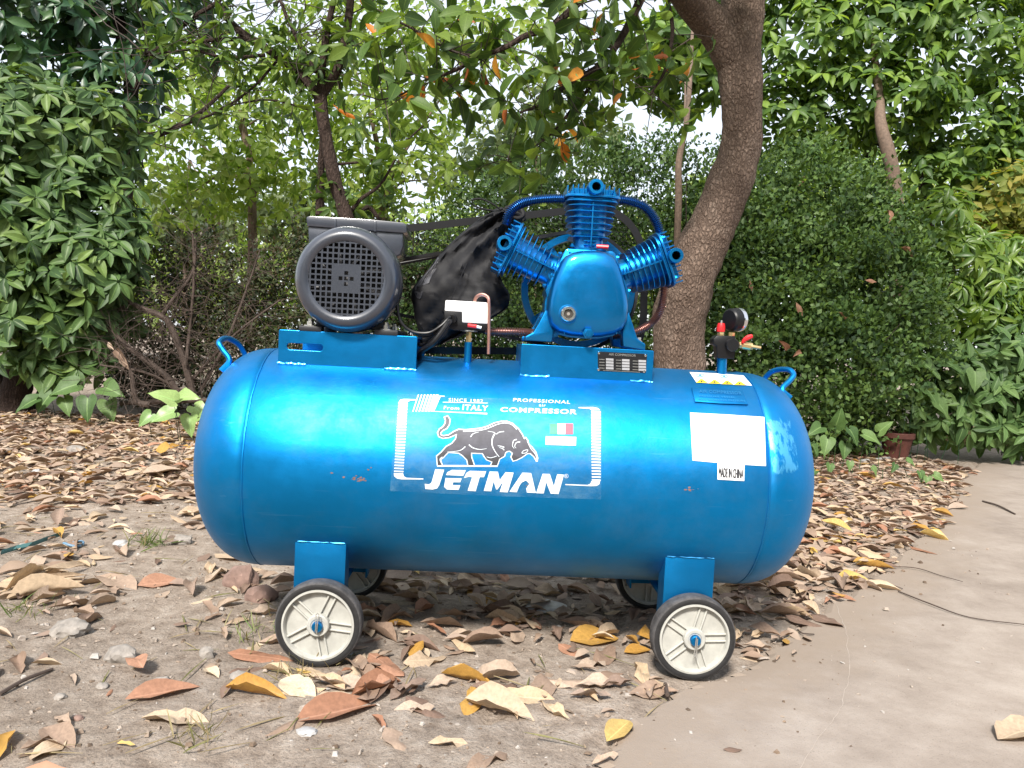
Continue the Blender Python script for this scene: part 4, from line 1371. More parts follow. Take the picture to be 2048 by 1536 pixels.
lett.append([(976, 770), (1050, 772), (1066, 846), (1118, 776), (1190, 780), (1138, 956), (1066, 952), (1094, 862), (1046, 930), (1034, 930), (1012, 858), (990, 946), (924, 943)])
lett.append([(1268, 780), (1346, 784), (1388, 961), (1308, 958), (1302, 921), (1330, 880), (1300, 850), (1262, 868), (1240, 900), (1218, 955), (1152, 951)])
lett.append([(1448, 790), (1512, 792), (1548, 900), (1578, 795), (1638, 798), (1590, 971), (1520, 968), (1480, 866), (1458, 966), (1390, 963)])
bl_ = [zp(l) for l in lett]
wrap('brand_lettering', bl_, 'white_print', 0.0011)
V, Fs = text_quad('R', zp([(1651, 800), (1667, 800), (1667, 822), (1651, 822)]))
wrap('trademark_letter', [], 'white_print', 0.0011, tris=(V, Fs))
ringp = [(1659+17*math.cos(a), 811+17*math.sin(a)) for a in np.linspace(0, 2*math.pi, 25)]
wrap('trademark_ring', [zp(stroke(ringp, 3))], 'white_print', 0.0011)
for s, quad, b, nm in (('SINCE 1982', [(612, 116), (918, 128), (916, 158), (610, 147)], 0.012, 'slogan_print'), ('From', [(570, 186), (708, 191), (704, 222), (566, 217)], 0.012, 'slogan_print'),
                       ('ITALY', [(738, 172), (966, 184), (960, 232), (732, 222)], 0.03, 'slogan_print'), ('PROFESSIONAL', [(1188, 116), (1698, 139), (1692, 168), (1184, 145)], 0.02, 'slogan_print'),
                       ('air', [(1416, 166), (1478, 170), (1476, 194), (1414, 190)], 0.015, 'slogan_print'), ('COMPRESSOR', [(1074, 196), (1758, 218), (1752, 262), (1068, 238)], 0.035, 'slogan_print')):
    V, Fs = text_quad(s, zp(quad), b, 1.15)
    wrap(nm, [], 'white_print', 0.0012, tris=(V, Fs))
# flag and its caption
for i, mt in enumerate(('ink_green', 'paper', 'ink_red')):
    x0 = 1510+i*70
    wrap('flag_stripe', [zp([(x0, 342), (x0+69.5, 343), (x0+69.5, 438), (x0, 437)])], mt, 0.0013)
wrap('caption_panel', [zp([(1476, 456), (1748, 462), (1744, 540), (1474, 532)])], 'paper', 0.0014, step=2)
for s, quad in (('PROFESSIONAL', [(1488, 464), (1736, 470), (1734, 494), (1486, 488)]), ('EXPORT  ONLY', [(1488, 502), (1736, 508), (1734, 531), (1486, 525)])):
    V, Fs = text_quad(s, zp(quad), 0.005, 1.1)
    wrap('caption_print', [], 'ink_grey', 0.0026, tris=(V, Fs), step=2)
# charging bull
bull = [(602, 280), (620, 308), (614, 350), (592, 384), (556, 402), (536, 424), (536, 444), (562, 456), (612, 448), (660, 416), (700, 398), (760, 402), (830, 396), (900, 388), (960, 370), (1020, 341), (1080, 327), (1130, 327), (1180, 346),
        (1230, 392), (1264, 442), (1284, 484), (1296, 472), (1312, 494), (1322, 530), (1352, 556), (1386, 602), (1400, 650), (1396, 676), (1374, 636), (1340, 606), (1312, 606), (1262, 642), (1216, 664), (1186, 672),
        (1170, 640), (1184, 606), (1156, 584), (1132, 588), (1114, 602), (1106, 632), (1062, 656), (1042, 714), (990, 714), (1002, 682), (952, 662), (930, 634), (914, 606), (810, 602), (812, 642), (836, 712), (786, 712), (776, 664), (740, 628),
        (702, 602), (606, 596), (562, 642), (534, 664), (550, 712), (514, 712), (508, 634), (546, 602), (592, 550), (642, 522), (676, 482), (686, 434), (652, 448), (612, 464), (560, 470), (526, 456), (516, 426), (530, 396), (562, 374), (582, 344), (588, 312), (576, 288)]
def offset(poly, d):
    P = [np.array(p, float) for p in poly]; n = len(P); out = []
    ar = sum(P[i][0]*P[(i+1) % n][1]-P[(i+1) % n][0]*P[i][1] for i in range(n))
    s = 1 if ar > 0 else -1
    for i in range(n):
        a = P[i]-P[i-1]; b = P[(i+1) % n]-P[i]
        na_ = np.array((a[1], -a[0]))/(np.linalg.norm(a)+1e-9); nb_ = np.array((b[1], -b[0]))/(np.linalg.norm(b)+1e-9)
        m_ = na_+nb_; L = np.linalg.norm(m_)
        m_ = m_/L if L > 0.3 else na_
        out.append(tuple(P[i]+m_*d*s*min(1.6, 1/max(0.5, L/2))))
    return out
for i in range(len(bull)):      # white contour as short capsules round the body
    pass
cont = []
for i in range(len(bull)):
    a = np.array(bull[i], float); b = np.array(bull[(i+1) % len(bull)], float)
    t = b-a; L = np.linalg.norm(t); t = t/L; nn = np.array((-t[1], t[0]))
    e = 6
    cont.append(zp([tuple(a-t*e+nn*9), tuple(b+t*e+nn*9), tuple(b+t*e-nn*9), tuple(a-t*e-nn*9)]))
cont.append(zp([(508, 712), (1046, 714), (1046, 729), (508, 727)]))
wrap('bull_outline', cont, 'white_print', 0.0011)
wrap('bull_print', [zp(bull)], 'bull_grey', 0.0016)
dk = [[(508, 640), (546, 604), (588, 590), (562, 642), (534, 664), (550, 712), (514, 712)], [(740, 628), (776, 664), (786, 712), (836, 712), (812, 650), (800, 620)], [(930, 634), (952, 662), (1002, 682), (990, 714), (1042, 714), (1062, 656), (1080, 640), (1000, 650)], [(1172, 640), (1184, 618), (1240, 648), (1216, 664), (1186, 672)]]
wrap('bull_shadow_print', [zp(d) for d in dk], 'ink_dark', 0.0021)['kind'] = 'stuff'
ln = [([(740, 412), (840, 408), (940, 392), (1040, 352), (1110, 338), (1170, 352), (1220, 398)], 10, 4), ([(1020, 436), (1000, 480), (1000, 540), (1030, 600), (1062, 640)], 12, 5), ([(960, 412), (1010, 420), (1036, 436), (1062, 420), (1104, 414)], 3, 7),
      ([(806, 462), (830, 434), (880, 418)], 8, 3), ([(792, 532), (830, 560), (890, 574), (950, 566)], 10, 3), ([(760, 548), (730, 574), (690, 588), (600, 596)], 8, 3), ([(1048, 540), (1080, 546), (1106, 556)], 4, 10), ([(1060, 556), (1090, 566), (1106, 580)], 3, 8),
      ([(1218, 484), (1190, 496), (1180, 540), (1196, 566)], 10, 3), ([(1248, 506), (1214, 514), (1200, 546), (1212, 562)], 9, 3), ([(1262, 604), (1280, 584), (1316, 578), (1300, 604), (1262, 608)], 5, 5), ([(1310, 494), (1340, 560), (1386, 620), (1394, 664)], 6, 6),
      ([(556, 640), (534, 662), (552, 708)], 6, 6), ([(950, 640), (990, 648), (1040, 632)], 5, 5)]
wrap('bull_line_print', [zp(stroke(p, a, b)) for p, a, b in ln], 'white_print', 0.0025)
# paper label, origin label, warning label, embossed plate
wrap('paper_label', [[(1380, 825), (1455, 829), (1529, 834), (1532, 932), (1460, 928), (1385, 921)]], 'paper', 0.0010, step=2)
pl = []
r_ = random.Random(3)
for x0, y0, x1, cnt, st in ((1386, 879, 1440, 2, 9), (1459, 884, 1522, 3, 3), (1386, 893, 1450, 3, 6), (1460, 892, 1515, 1, 4)):
    for k in range(cnt):
        x = x0
        while x < x1:
            wd = r_.uniform(2, 7)
            if r_.random() < 0.7: pl.append([(x, y0+k*st+(x-1386)*.05), (x+wd, y0+k*st+(x+wd-1386)*.05), (x+wd, y0+k*st+.9+(x+wd-1386)*.05), (x, y0+k*st+.9+(x-1386)*.05)])
            x += wd+r_.uniform(.8, 2)
for cx, cy in ((1411, 900), (1422, 902), (1403, 906), (1460, 908), (1466, 909), (1500, 908), (1414, 914), (1431, 915)):
    pl.append([(cx-2, cy-2), (cx+2, cy-2), (cx+1.6, cy+2), (cx-1.6, cy+2)])
for cx, cy in ((1462, 919), (1500, 921)): pl.append([(cx-2.4, cy-2), (cx+2.4, cy-2), (cx, cy+2.5)])
wrap('label_print', pl, 'ink_pale', 0.0022, step=2)['kind'] = 'stuff'
wrap('origin_label', [[(1435, 926), (1489, 930), (1488.5, 962), (1435, 959)]], 'paper', 0.0015, step=2)
V, Fs = text_quad('MADE IN CHINA', [(1438, 935), (1487, 939), (1486.5, 957), (1437.5, 954)], 0.0, 0.95)
for k_, sh_ in enumerate((-.45, 0, .45)):
    wrap('origin_print', [], 'ink_dark', 0.0026+.0003*k_, tris=([p+np.array((sh_, 0)) for p in V], Fs), step=2)
wrap('warning_label', [[(1379, 744), (1440, 747), (1487, 751), (1504, 771), (1450, 768), (1393, 765)]], 'paper', 0.0009, step=3)
for cx, cy, mt in ((1400, 750.5, 'ink_blue'), (1424, 751.5, 'ink_pink'), (1448, 753, 'ink_blue'), (1472, 754.5, 'ink_pink')):
    rp = [(cx+8*math.cos(a), cy+2.8*math.sin(a)) for a in np.linspace(0, 2*math.pi, 17)]
    wrap('pictogram_ring', [stroke(rp, 1.3)], mt, 0.0013, step=2)
    wrap('pictogram', [[(cx-4, cy+1), (cx-1, cy-1.4), (cx+2, cy-1.2), (cx+4, cy+1.2)]], mt, 0.0013, step=2)
for cx, cy in ((1403, 762), (1429, 763.5), (1454, 765), (1479, 766.5)):
    tri = [(cx-11, cy+3), (cx-2, cy-4.2), (cx+2, cy-4), (cx+13, cy+3.6)]
    wrap('warning_triangle', [tri], 'ink_yellow', 0.0013, step=2)
    wrap('warning_symbol', [[(cx-3, cy+2), (cx, cy-1.8), (cx+1, cy-1.8), (cx+3, cy+2)]], 'ink_dark', 0.0017, step=2)
# embossed maker's plate standing a little proud
def plate_on(px_poly, th, mat, name):
    top = [hit(x, y, th) for x, y in px_poly]; bot = [hit(x, y, -0.001) for x, y in px_poly]
    n = len(top)
    return MB().add(list(top)+list(bot), [tuple(range(n)), tuple(range(2*n-1, n-1, -1))]+[(i, i+n, (i+1) % n+n, (i+1) % n) for i in range(n)]).build(name, mat, tank, bevel=0.0008)
plate_on([(1383, 775), (1430, 776), (1486, 781), (1497, 809), (1440, 807), (1390, 803)], 0.004, 'blue_paint', 'maker_plate')
for s, quad in (('AIR COMPRESSOR', [(1398, 779), (1482, 783), (1484, 789), (1399, 785)]), ('PRESSURE VESSEL', [(1398, 790), (1470, 793), (1471, 796), (1399, 793)]), ('MAX WORKING PRESSURE', [(1397, 797), (1490, 800), (1491, 803.5), (1398, 800)])):
    V, Fs = text_quad(s, quad, 0.0, 1.1)
    wrap('plate_lettering', [], 'weld_blue', 0.0052, tris=(V, Fs), step=3)
# rust spots where the paint has chipped
def chips(cx, cy, n, sx, sy, seed):
    r = random.Random(seed); ps_ = []
    for i in range(n):
        x, y, q = cx+r.gauss(0, sx), cy+r.gauss(0, sy), r.uniform(.8, 3.2)
        ps_.append([(x+q*r.uniform(.6, 1.3)*math.cos(a), y+q*.6*r.uniform(.6, 1.3)*math.sin(a)) for a in [k*math.pi/4 for k in range(8)]])
    wrap('chipped_paint', ps_, 'rust', 0.0005)
chips(714, 957, 22, 13, 3, 1); chips(1380, 979, 10, 7, 2, 2); chips(735, 938, 3, 5, 2, 4); chips(664, 950, 2, 1, 4, 5); chips(1055, 964, 7, 6, 4, 6)

# name plate riveted on the pump bracket
NP = -BY-0.0
q0 = [xz(1195, 703, NP), xz(1294, 708, NP), xz(1291, 746, NP), xz(1196, 742, NP)]
npl = MB().prism(q0, NP-0.0022, NP+0.0006).build('name_plate', 'plate_black', pbk, bevel=0.0004, bseg=1)
def onplate(x, y): 
    p = at(x, y, NP-0.0026); return p
V, Fs = text_quad('AIR COMPRESSOR', [(1218, 706.2), (1272, 709), (1271.5, 713.4), (1217.5, 710.6)], 0.0, 1.0)
wrap('name_plate_print', [], 'zinc', 0, npl, onplate, tris=(V, Fs))
cells = []
for cxx in range(3):
    for ry in range(4):
        x0 = 1211+cxx*33; y0 = 716.5+ry*5.8+cxx*1.6
        if cxx == 0: x0 += 1
        cells.append([(x0, y0), (x0+15, y0+.7), (x0+15, y0+5.1), (x0, y0+4.4)])
wrap('name_plate_field', cells, 'fan_grey2', 0, npl, onplate)['kind'] = 'stuff'
fine = []
for cxx in range(3):
    for ry in range(4):
        x0 = 1198.5+cxx*33.5; y0 = 718+ry*5.8+cxx*1.6
        fine.append([(x0, y0), (x0+10.5, y0+.5), (x0+10.5, y0+1.6), (x0, y0+1.1)])
fine.append([(1206, 740.2), (1280, 744), (1280, 744.8), (1206, 741)])
wrap('name_plate_line', fine, 'zinc', 0, npl, onplate)
for x, y in ((1198, 706), (1291, 711), (1197, 739), (1288, 743)):
    MB().lathe([(.0036, 0), (.0030, .0016), (0, .0020)], axisM(at(x, y, NP-.0020), (0, -1, 0)), 14).build('rivet', 'chrome', npl)

# ================================================================== BLACK BAG hanging between motor and pump
def make_bag():
    bg_ = empty('drawstring_bag', tuple(at(880, 690, 0.03)))
    org = Vector(bg_.location)
    tag(bg_, 'black fabric drawstring bag leaning between the grey motor and the blue pump', 'bag')
    sec = [((1003, 414), (1044, 441), .55), ((990, 419), (1036, 452), .5), ((970, 430), (1026, 464), .42), ((930, 461), (1012, 487), .38), ((888, 500), (1000, 524), .34), ((852, 545), (1004, 560), .32), ((824, 582), (1018, 590), .30), ((829, 626), (1014, 615), .28), ((836, 664), (980, 640), .26), ((843, 688), (930, 668), .24), ((852, 700), (895, 684), .2)]
    rows = catmull([(l[0], l[1], r[0], r[1], d) for l, r, d in sec], 6)
    YB = 0.055
    NS = 44
    loops = []
    for j, (lx_, ly_, rx_, ry_, d) in enumerate(rows):
        L = np.array(at(lx_, ly_, YB)); Rr = np.array(at(rx_, ry_, YB))
        c = (L+Rr)/2; h = (Rr-L)/2; wd = np.linalg.norm(h)
        lp = []
        for k in range(NS):
            a = 2*math.pi*k/NS
            fold = 0.016*noise.noise(Vector((math.cos(a)*2.2+3, j*.06, math.sin(a)*2.2)))+0.010*math.sin(3*math.cos(a)*2+j*.22)*max(0, -math.sin(a))
            fold += 0.018*(0.5-abs(noise.noise(Vector((math.cos(a)*4+j*.10, j*.16, math.sin(a)*3)))))*2-0.008+0.006*noise.noise(Vector((math.cos(a)*9, j*.3, 7)))
            p = c+h*math.cos(a)*(1+0.25*fold/wd)+np.array((0, 1, 0))*(math.sin(a)*wd*d*1.3+fold*0.9)
            lp.append(tuple(Vector(p)-org))
        loops.append(lp)
    b = MB().loft(loops).build('body', 'fabric', bg_, ang=80)
    from mathutils.bvhtree import BVHTree
    bv_ = BVHTree.FromPolygons([v.co.copy() for v in b.data.vertices], [tuple(p.vertices) for p in b.data.polygons])
    def onbag(x, y):
        d = Vector(ray(x, y)).normalized()
        h_ = bv_.ray_cast(Vector(CAM)-org, d)
        return (h_[0]-d*.0012) if h_[0] is not None else Vector(at(x, y, .055))-org
    r2 = random.Random(5)
    left = [(876, 514), (868, 528), (856, 542), (842, 558), (830, 574), (829, 586), (834, 596)]
    right = [(878, 516), (877, 526), (872, 536), (866, 548), (858, 566), (850, 584), (840, 598)]
    polys_ = []
    for k in range(6):
        for m in range(5):
            t0, t1 = m/5, (m+1)/5
            if r2.random() < .16 and m > 1: continue
            L0, L1, R0_, R1_ = (np.array(p, float) for p in (left[k], left[k+1], right[k], right[k+1]))
            polys_.append([tuple(L0+(R0_-L0)*t0), tuple(L0+(R0_-L0)*t1+np.array((r2.uniform(-1.5, 1.5), r2.uniform(-1, 1)))), tuple(L1+(R1_-L1)*t1), tuple(L1+(R1_-L1)*t0)])
    wrap('worn_print', polys_, 'worn_foil', 0, b, onbag)
    st = MB()
    def strap(pts, wd):
        P = catmull([tuple(at(*p)) for p in pts], 6)
        lo = []
        for i, p in enumerate(P):
            lo.append([tuple(Vector(p)-org+Vector((0, -wd*.5, .0015))), tuple(Vector(p)-org+Vector((0, wd*.5, .0015))), tuple(Vector(p)-org+Vector((0.001, wd*.5, -.0015))), tuple(Vector(p)-org+Vector((0.001, -wd*.5, -.0015)))])
        st.loft(lo)
    strap([(1002, 420, .03), (985, 408, .03), (962, 398, .03), (944, 400, .03), (946, 409, .02), (962, 417, .02), (985, 421, .02)], .014)
    st.build('strap', 'fabric', bg_)
    kn = MB()
    smooth_tube(kn, [Vector(at(*p))-org for p in ((1012, 418, .02), (1026, 414, .01), (1040, 418, .005), (1046, 430, .0), (1036, 436, .0), (1022, 428, .01), (1012, 420, .02))], .0075, 6, 8)
    smooth_tube(kn, [Vector(at(*p))-org for p in ((1010, 428, .0), (1030, 425, -.005), (1048, 436, .0), (1046, 442, .0))], .005, 6, 8)
    kn.build('drawstring_knot', 'fabric', bg_)
    # torn foil print on the left side of the bag
    seam = MB()
    smooth_tube(seam, [Vector(at(*p))-org for p in ((934, 527, -.0075), (918, 562, -.018), (906, 590, -.020), (898, 612, -.018))], .0012, 5, 5)
    seam.build('seam', 'fabric', bg_)
make_bag()
#SPLIT
# ================================================================== TREES AND SHRUBS
def rtube(mb, pts, per=8, n=16, lump=0.0, seed=0):
    # tapered limb through (px, py, Y, radius in pixels); lumpy surface
    q = []
    for px, py, Y, r in pts:
        p = at(px, py, Y); q.append((p[0], p[1], p[2], r*mpp(Y)))
    C = catmull(q, per)
    k = len(mb.v)
    mb.tube([c[:3] for c in C], [max(c[3], .0008) for c in C], n)
    if lump:
        for i in range(k, len(mb.v)):
            v = Vector(mb.v[i]); c = C[min((i-k)//n, len(C)-1)]
            d = v-Vector(c[:3])
            f = 1+lump*noise.noise(v*5+Vector((seed, 0, 0)))+lump*.5*noise.noise(v*17)
            mb.v[i] = tuple(Vector(c[:3])+d*f)
    return C
def shift(mb, o): 
    mb.v = [(x-o[0], y-o[1], z-o[2]) for x, y, z in mb.v]; return mb
BIG = [leaf_base(5, 2, .40, .22, .22, .5, 0, .03, s) for s in range(5)]
MED = [leaf_base(4, 1, .42, .25, .25, .4, 0, .0, s) for s in range(4)]
SML = [leaf_base(2, 1, .52, .25, .12, .3, 0, 0, s) for s in range(3)]
NAR = [leaf_base(4, 1, .28, .25, .35, .4, 0, 0, s) for s in range(4)]
TINY = [(np.array([(0, 0, 0), (.30, .5, .06), (0, 1, -.06), (-.30, .5, .06)]), [(0, 1, 2, 3)], np.array([0, 1, 0, 1.0]))]

def crown(tree, org, locs, Ms, scl, bases, mat, part_name='leaf', nparts=300, rest='foliage', minpx=10):
    # the leaves that show largest are parts of their own, the rest one mass
    q = in_view(locs, 10)
    dep = (locs-CAM)@fw
    size = scl/np.maximum(dep, .3)*FPX*q*rng.uniform(.75, 1.25, len(locs))
    # nearer leaves hide the ones behind: rank by size and by depth
    order = np.argsort(-(size*(1.0/np.maximum(dep, .3))))
    big = order[:nparts]
    big = big[size[big] > minpx]
    msk = np.ones(len(locs), bool); msk[big] = False
    ms = [leaf_mesh('leaf', b, mat) for b in bases]
    leaf_parts(ms, locs[big], Ms[big], scl[big], tree, part_name, org)
    if msk.any(): bulk(rest, bases, locs[msk], Ms[msk], scl[msk], mat, tree, 'stuff', None, org)

# ---- leaning tree with rough bark behind the pump; its boughs hang over the top of the view
TY0 = 2.55
org = at(1362, 960, TY0); org[2] = 0
T1 = empty('leaning_tree', tuple(org))
tag(T1, 'leaning tree with thick rough brown trunk directly behind the blue pump', 'tree')
mb = MB()
rtube(mb, [(1372, 1010, TY0, 78), (1364, 900, TY0, 58), (1359, 740, TY0, 50), (1362, 620, TY0, 54), (1400, 505, TY0-.03, 49), (1447, 400, TY0-.06, 45), (1480, 300, TY0-.08, 41), (1484, 200, TY0-.1, 39), (1480, 100, TY0-.1, 43), (1484, 20, TY0-.1, 41), (1500, -90, TY0-.1, 40), (1530, -260, TY0-.1, 34)], 16, 48, .11)
shift(mb, org).build('trunk', 'bark', T1, ang=80)
mb = MB()
rtube(mb, [(1470, 120, TY0-.1, 38), (1440, 70, TY0-.12, 36), (1396, 18, TY0-.2, 33), (1345, -40, TY0-.4, 29), (1290, -80, TY0-.6, 24)], 8, 28, .06, 3)
shift(mb, org).build('bough', 'bark', T1, ang=80)
boughs = [[(1292, -30, 1.7, 9), (1276, 10, 1.7, 8.5), (1240, 80, 1.7, 7), (1200, 130, 1.65, 6), (1140, 165, 1.6, 5), (1090, 205, 1.6, 3.6), (1040, 225, 1.55, 2)],
          [(1190, -30, 1.5, 8), (1150, 12, 1.5, 7.5), (1100, 55, 1.5, 6.5), (1050, 72, 1.5, 6), (1010, 95, 1.45, 5), (960, 115, 1.45, 4.5), (900, 145, 1.4, 3.6), (850, 160, 1.4, 2.4)],
          [(1240, 80, 1.7, 5), (1200, 150, 1.75, 4), (1150, 210, 1.8, 3.2), (1110, 260, 1.8, 2.6), (1060, 300, 1.8, 2), (1010, 330, 1.8, 1.4)],
          [(960, 115, 1.45, 3.4), (900, 100, 1.4, 3), (830, 60, 1.4, 2.5), (770, 30, 1.35, 2)],
          [(850, 160, 1.4, 2.2), (800, 190, 1.4, 1.8), (760, 200, 1.35, 1.4)],
          [(1330, -20, 2.2, 5), (1345, 60, 2.2, 4), (1330, 140, 2.1, 3), (1300, 190, 2.1, 2)]]
cen_l, ax_l = [], []
for bi, b in enumerate(boughs):
    mb = MB()
    C = rtube(mb, b, 8, 8)
    shift(mb, org).build('branch', 'bark_dark', T1)
    tw = MB()
    for c in C[6:]:
        for _ in range(2):
            if rng.random() < .50:
                d = rng.normal(size=3)*np.array((1, .7, .7)); d /= np.linalg.norm(d); d[2] -= .1
                L = rng.uniform(.08, .30)
                p0 = np.array(c[:3]); p1 = p0+d*L*.6+np.array((0, 0, .01)); p2 = p0+d*L
                tw.tube([p0, p1, p2], [.0028, .0021, .0014], 5)
                cen_l.append(p2); ax_l.append(d)
                if rng.random() < .25: cen_l.append(p1); ax_l.append(d+rng.normal(size=3)*.5)
    t_ = shift(tw, org).build('twigs', 'twig_dark', T1)
    t_['kind'] = 'stuff'
# more boughs above and to the left of the frame's top edge
for _ in range(60):
    px, py = rng.uniform(620, 1340), rng.uniform(-300, -20)
    cen_l.append(at(px, py, rng.uniform(1.2, 2.4))); ax_l.append(np.array((rng.normal(), rng.normal(), -.5)))
cen_l = np.array(cen_l); ax_l = np.array(ax_l)
lo, Mx, S = whorls(cen_l, ax_l, 5, .098, (35, 100), .6, .3)
keep = rng.random(len(lo)) < .62
lo, Mx, S = lo[keep], Mx[keep], S[keep]
org_or = rng.random(len(lo)) < .045
crown(T1, org, lo[~org_or], Mx[~org_or], S[~org_or], [leaf_base(4, 1, .46, .2, .25, .4, 0, 0, s) for s in range(4)], 'leaf_canopy')
oi_ = np.where(org_or & in_view(lo))[0][:60]
leaf_parts([leaf_mesh('orange_leaf', b, 'leaf_orange') for b in MED[:3]], lo[oi_], Mx[oi_], S[oi_], T1, 'orange_leaf', org)

# ---- whorled-leaf shrub at the left edge
org = np.array((at(40, 820, 4.4)[0], 4.4, 0.0))
A1 = empty('umbrella_shrub', tuple(org))
tag(A1, 'tall dense green shrub with large glossy whorled leaves at the left edge', 'shrub')
mb = MB()
rtube(mb, [(28, 830, 4.4, 34), (42, 740, 4.4, 26), (60, 640, 4.5, 20), (90, 480, 4.6, 16), (110, 300, 4.7, 10)], 8, 14, .2)
rtube(mb, [(70, 815, 4.5, 10), (100, 740, 4.5, 8), (110, 640, 4.5, 7), (150, 500, 4.6, 6)], 6, 8)
rtube(mb, [(20, 820, 4.5, 12), (-20, 700, 4.5, 10), (-60, 500, 4.6, 8)], 6, 8)
shift(mb, org).build('trunk', 'bark_dark', A1)
bl_A = [(70, 300, 4.5, 120, 120, .5), (190, 430, 4.45, 85, 100, .4), (50, 470, 4.3, 140, 120, .5), (170, 560, 4.25, 105, 105, .45), (40, 620, 4.2, 130, 110, .45), (130, 680, 4.25, 90, 80, .35), (-40, 420, 4.5, 140, 240, .5), (180, 290, 4.7, 90, 110, .4), (40, 200, 4.8, 110, 60, .4), (230, 500, 4.4, 60, 90, .3), (225, 620, 4.4, 50, 60, .3)]
P, N = blob_points(bl_A, 620, .8, 1.06, .25)
N2 = N*np.array((.8, .8, .5))+np.array((0, -.25, .55))+rng.normal(0, .25, N.shape)
lo, Mx, S = whorls(P, N2, 7, .145, (62, 108), .55, .28)
P2, Nb = blob_points(bl_A, 260, .45, .75, .6)
l2, M2, S2 = whorls(P2, Nb+np.array((0, 0, .4)), 6, .19, (60, 110), .5, .2)
crown(A1, org, np.concatenate((lo, l2)), np.concatenate((Mx, M2)), np.concatenate((S, S2)), BIG, 'leaf_big')

# ---- dark tree over the upper left corner
org = np.array((at(190, 700, 6.0)[0], 6.0, 0.0))
B1 = empty('dark_tree', tuple(org))
tag(B1, 'dark leafy tree filling the upper left corner above the whorled shrub', 'tree')
mb = MB()
rtube(mb, [(230, 700, 6.0, 22), (240, 480, 6, 19), (252, 300, 6, 17), (262, 180, 6, 13), (240, 60, 6, 11), (220, -60, 6, 9)], 8, 14, .08)
shift(mb, org).build('trunk', 'bark_dark', B1)
for b in ([(262, 190, 6, 8), (310, 100, 5.9, 6), (380, 40, 5.9, 5), (440, 0, 5.8, 4), (470, -40, 5.8, 3)], [(256, 280, 6, 7), (330, 265, 6, 5), (400, 225, 6, 4), (470, 160, 6, 3)], [(250, 330, 6, 6), (180, 250, 5.8, 4), (100, 180, 5.7, 3), (40, 80, 5.6, 2.5)], [(240, 60, 6, 6), (150, 10, 5.8, 5), (60, -40, 5.8, 4)]):
    mb = MB(); rtube(mb, b, 6, 7); shift(mb, org).build('branch', 'bark_dark', B1)
bl_B = [(60, 80, 5.8, 150, 120, .6), (200, 60, 6.0, 130, 110, .6), (230, 200, 5.8, 95, 90, .5), (100, 200, 5.9, 130, 80, .5), (330, 50, 6.2, 110, 90, .5), (215, 320, 5.8, 70, 90, .4), (20, -40, 5.8, 200, 120, .6), (260, -40, 6, 200, 100, .6)]
P, N = blob_points(bl_B, 520, .3, 1.1, .7)
lo, Mx, S = whorls(P, N+np.array((0, -.2, .2)), 5, .17, (40, 105), .7, .3)
crown(B1, org, lo, Mx, S, MED, 'leaf_dark')

# ---- slim forked tree behind the motor
FY0 = 4.9
org = np.array((at(700, 760, FY0)[0], FY0, 0.0))
S1 = empty('forked_tree', tuple(org))
tag(S1, 'slim dark tree with a forked trunk rising behind the grey motor', 'tree')
mb = MB()
rtube(mb, [(720, 800, FY0, 20), (708, 560, FY0, 18), (693, 440, FY0, 15), (672, 370, FY0, 13.5), (657, 300, FY0, 12.5), (646, 240, FY0, 12), (640, 192, FY0, 13)], 8, 14, .08)
shift(mb, org).build('trunk', 'bark_dark', S1)
brs = [[(640, 195, FY0, 10), (600, 148, FY0, 8.5), (545, 105, FY0, 8), (480, 62, FY0, 7), (440, 15, FY0, 6), (425, -40, FY0, 5)], [(640, 195, FY0, 9), (645, 130, FY0, 7), (655, 60, FY0, 6.5), (672, -20, FY0, 5)], [(641, 195, FY0, 10), (672, 145, FY0, 9), (688, 90, FY0, 8.5), (698, 30, FY0, 8), (704, -40, FY0, 7)],
       [(632, 145, FY0, 4), (590, 70, FY0, 3.5), (560, 0, FY0, 3)], [(500, 78, FY0, 5), (430, 80, FY0, 4), (340, 90, FY0, 3), (290, 108, FY0, 2)], [(530, 110, FY0, 4), (450, 115, FY0, 3), (380, 100, FY0, 2.5), (300, 110, FY0, 2)],
       [(560, 115, 5, 3), (500, 180, 5, 2.5), (420, 230, 5, 2), (330, 260, 5, 2), (280, 270, 5, 2)], [(640, 430, 5.1, 9), (641, 350, 5.1, 8), (646, 270, 5, 6), (644, 200, FY0, 4)], [(620, 220, 5, 2.2), (540, 200, 5, 1.8), (460, 210, 5, 1.5)], [(660, 330, 5, 3), (740, 320, 5, 2.4), (800, 290, 5, 2), (860, 240, 5, 1.5)],
       [(690, 440, 5, 5), (720, 400, 5, 4), (760, 370, 5, 3), (790, 320, 5, 2)], [(700, 440, 5, 6), (735, 415, 5.2, 5), (760, 440, 5.2, 4)]]
cs, ax = [], []
for b in brs:
    mb = MB(); C = rtube(mb, b, 6, 8); shift(mb, org).build('branch', 'bark_dark', S1)
    for c in C:
        for _ in range(2):
            if rng.random() < .30: cs.append(np.array(c[:3])+rng.normal(0, .12, 3)); ax.append(rng.normal(size=3))
for _ in range(95):
    px, py = rng.uniform(280, 860), rng.uniform(-60, 150)
    if rng.random() < .6: cs.append(at(px, py, rng.uniform(4.6, 5.6))); ax.append(rng.normal(size=3))
tw = MB()
for _ in range(110):
    b = brs[int(rng.integers(0, 7))]; k = int(rng.integers(1, len(b)))
    p = at(*b[k][:3]); d = rng.normal(size=3)*np.array((1.2, .5, .8)); d /= np.linalg.norm(d); L = rng.uniform(.3, 1.3); pts = [p]
    for s_ in range(5):
        d = d+rng.normal(0, .25, 3); d /= np.linalg.norm(d); pts.append(pts[-1]+d*L/5)
    r_0 = rng.uniform(.003, .007)
    tw.tube(pts, [r_0, r_0*.85, r_0*.7, r_0*.55, r_0*.45, r_0*.3], 5, False)
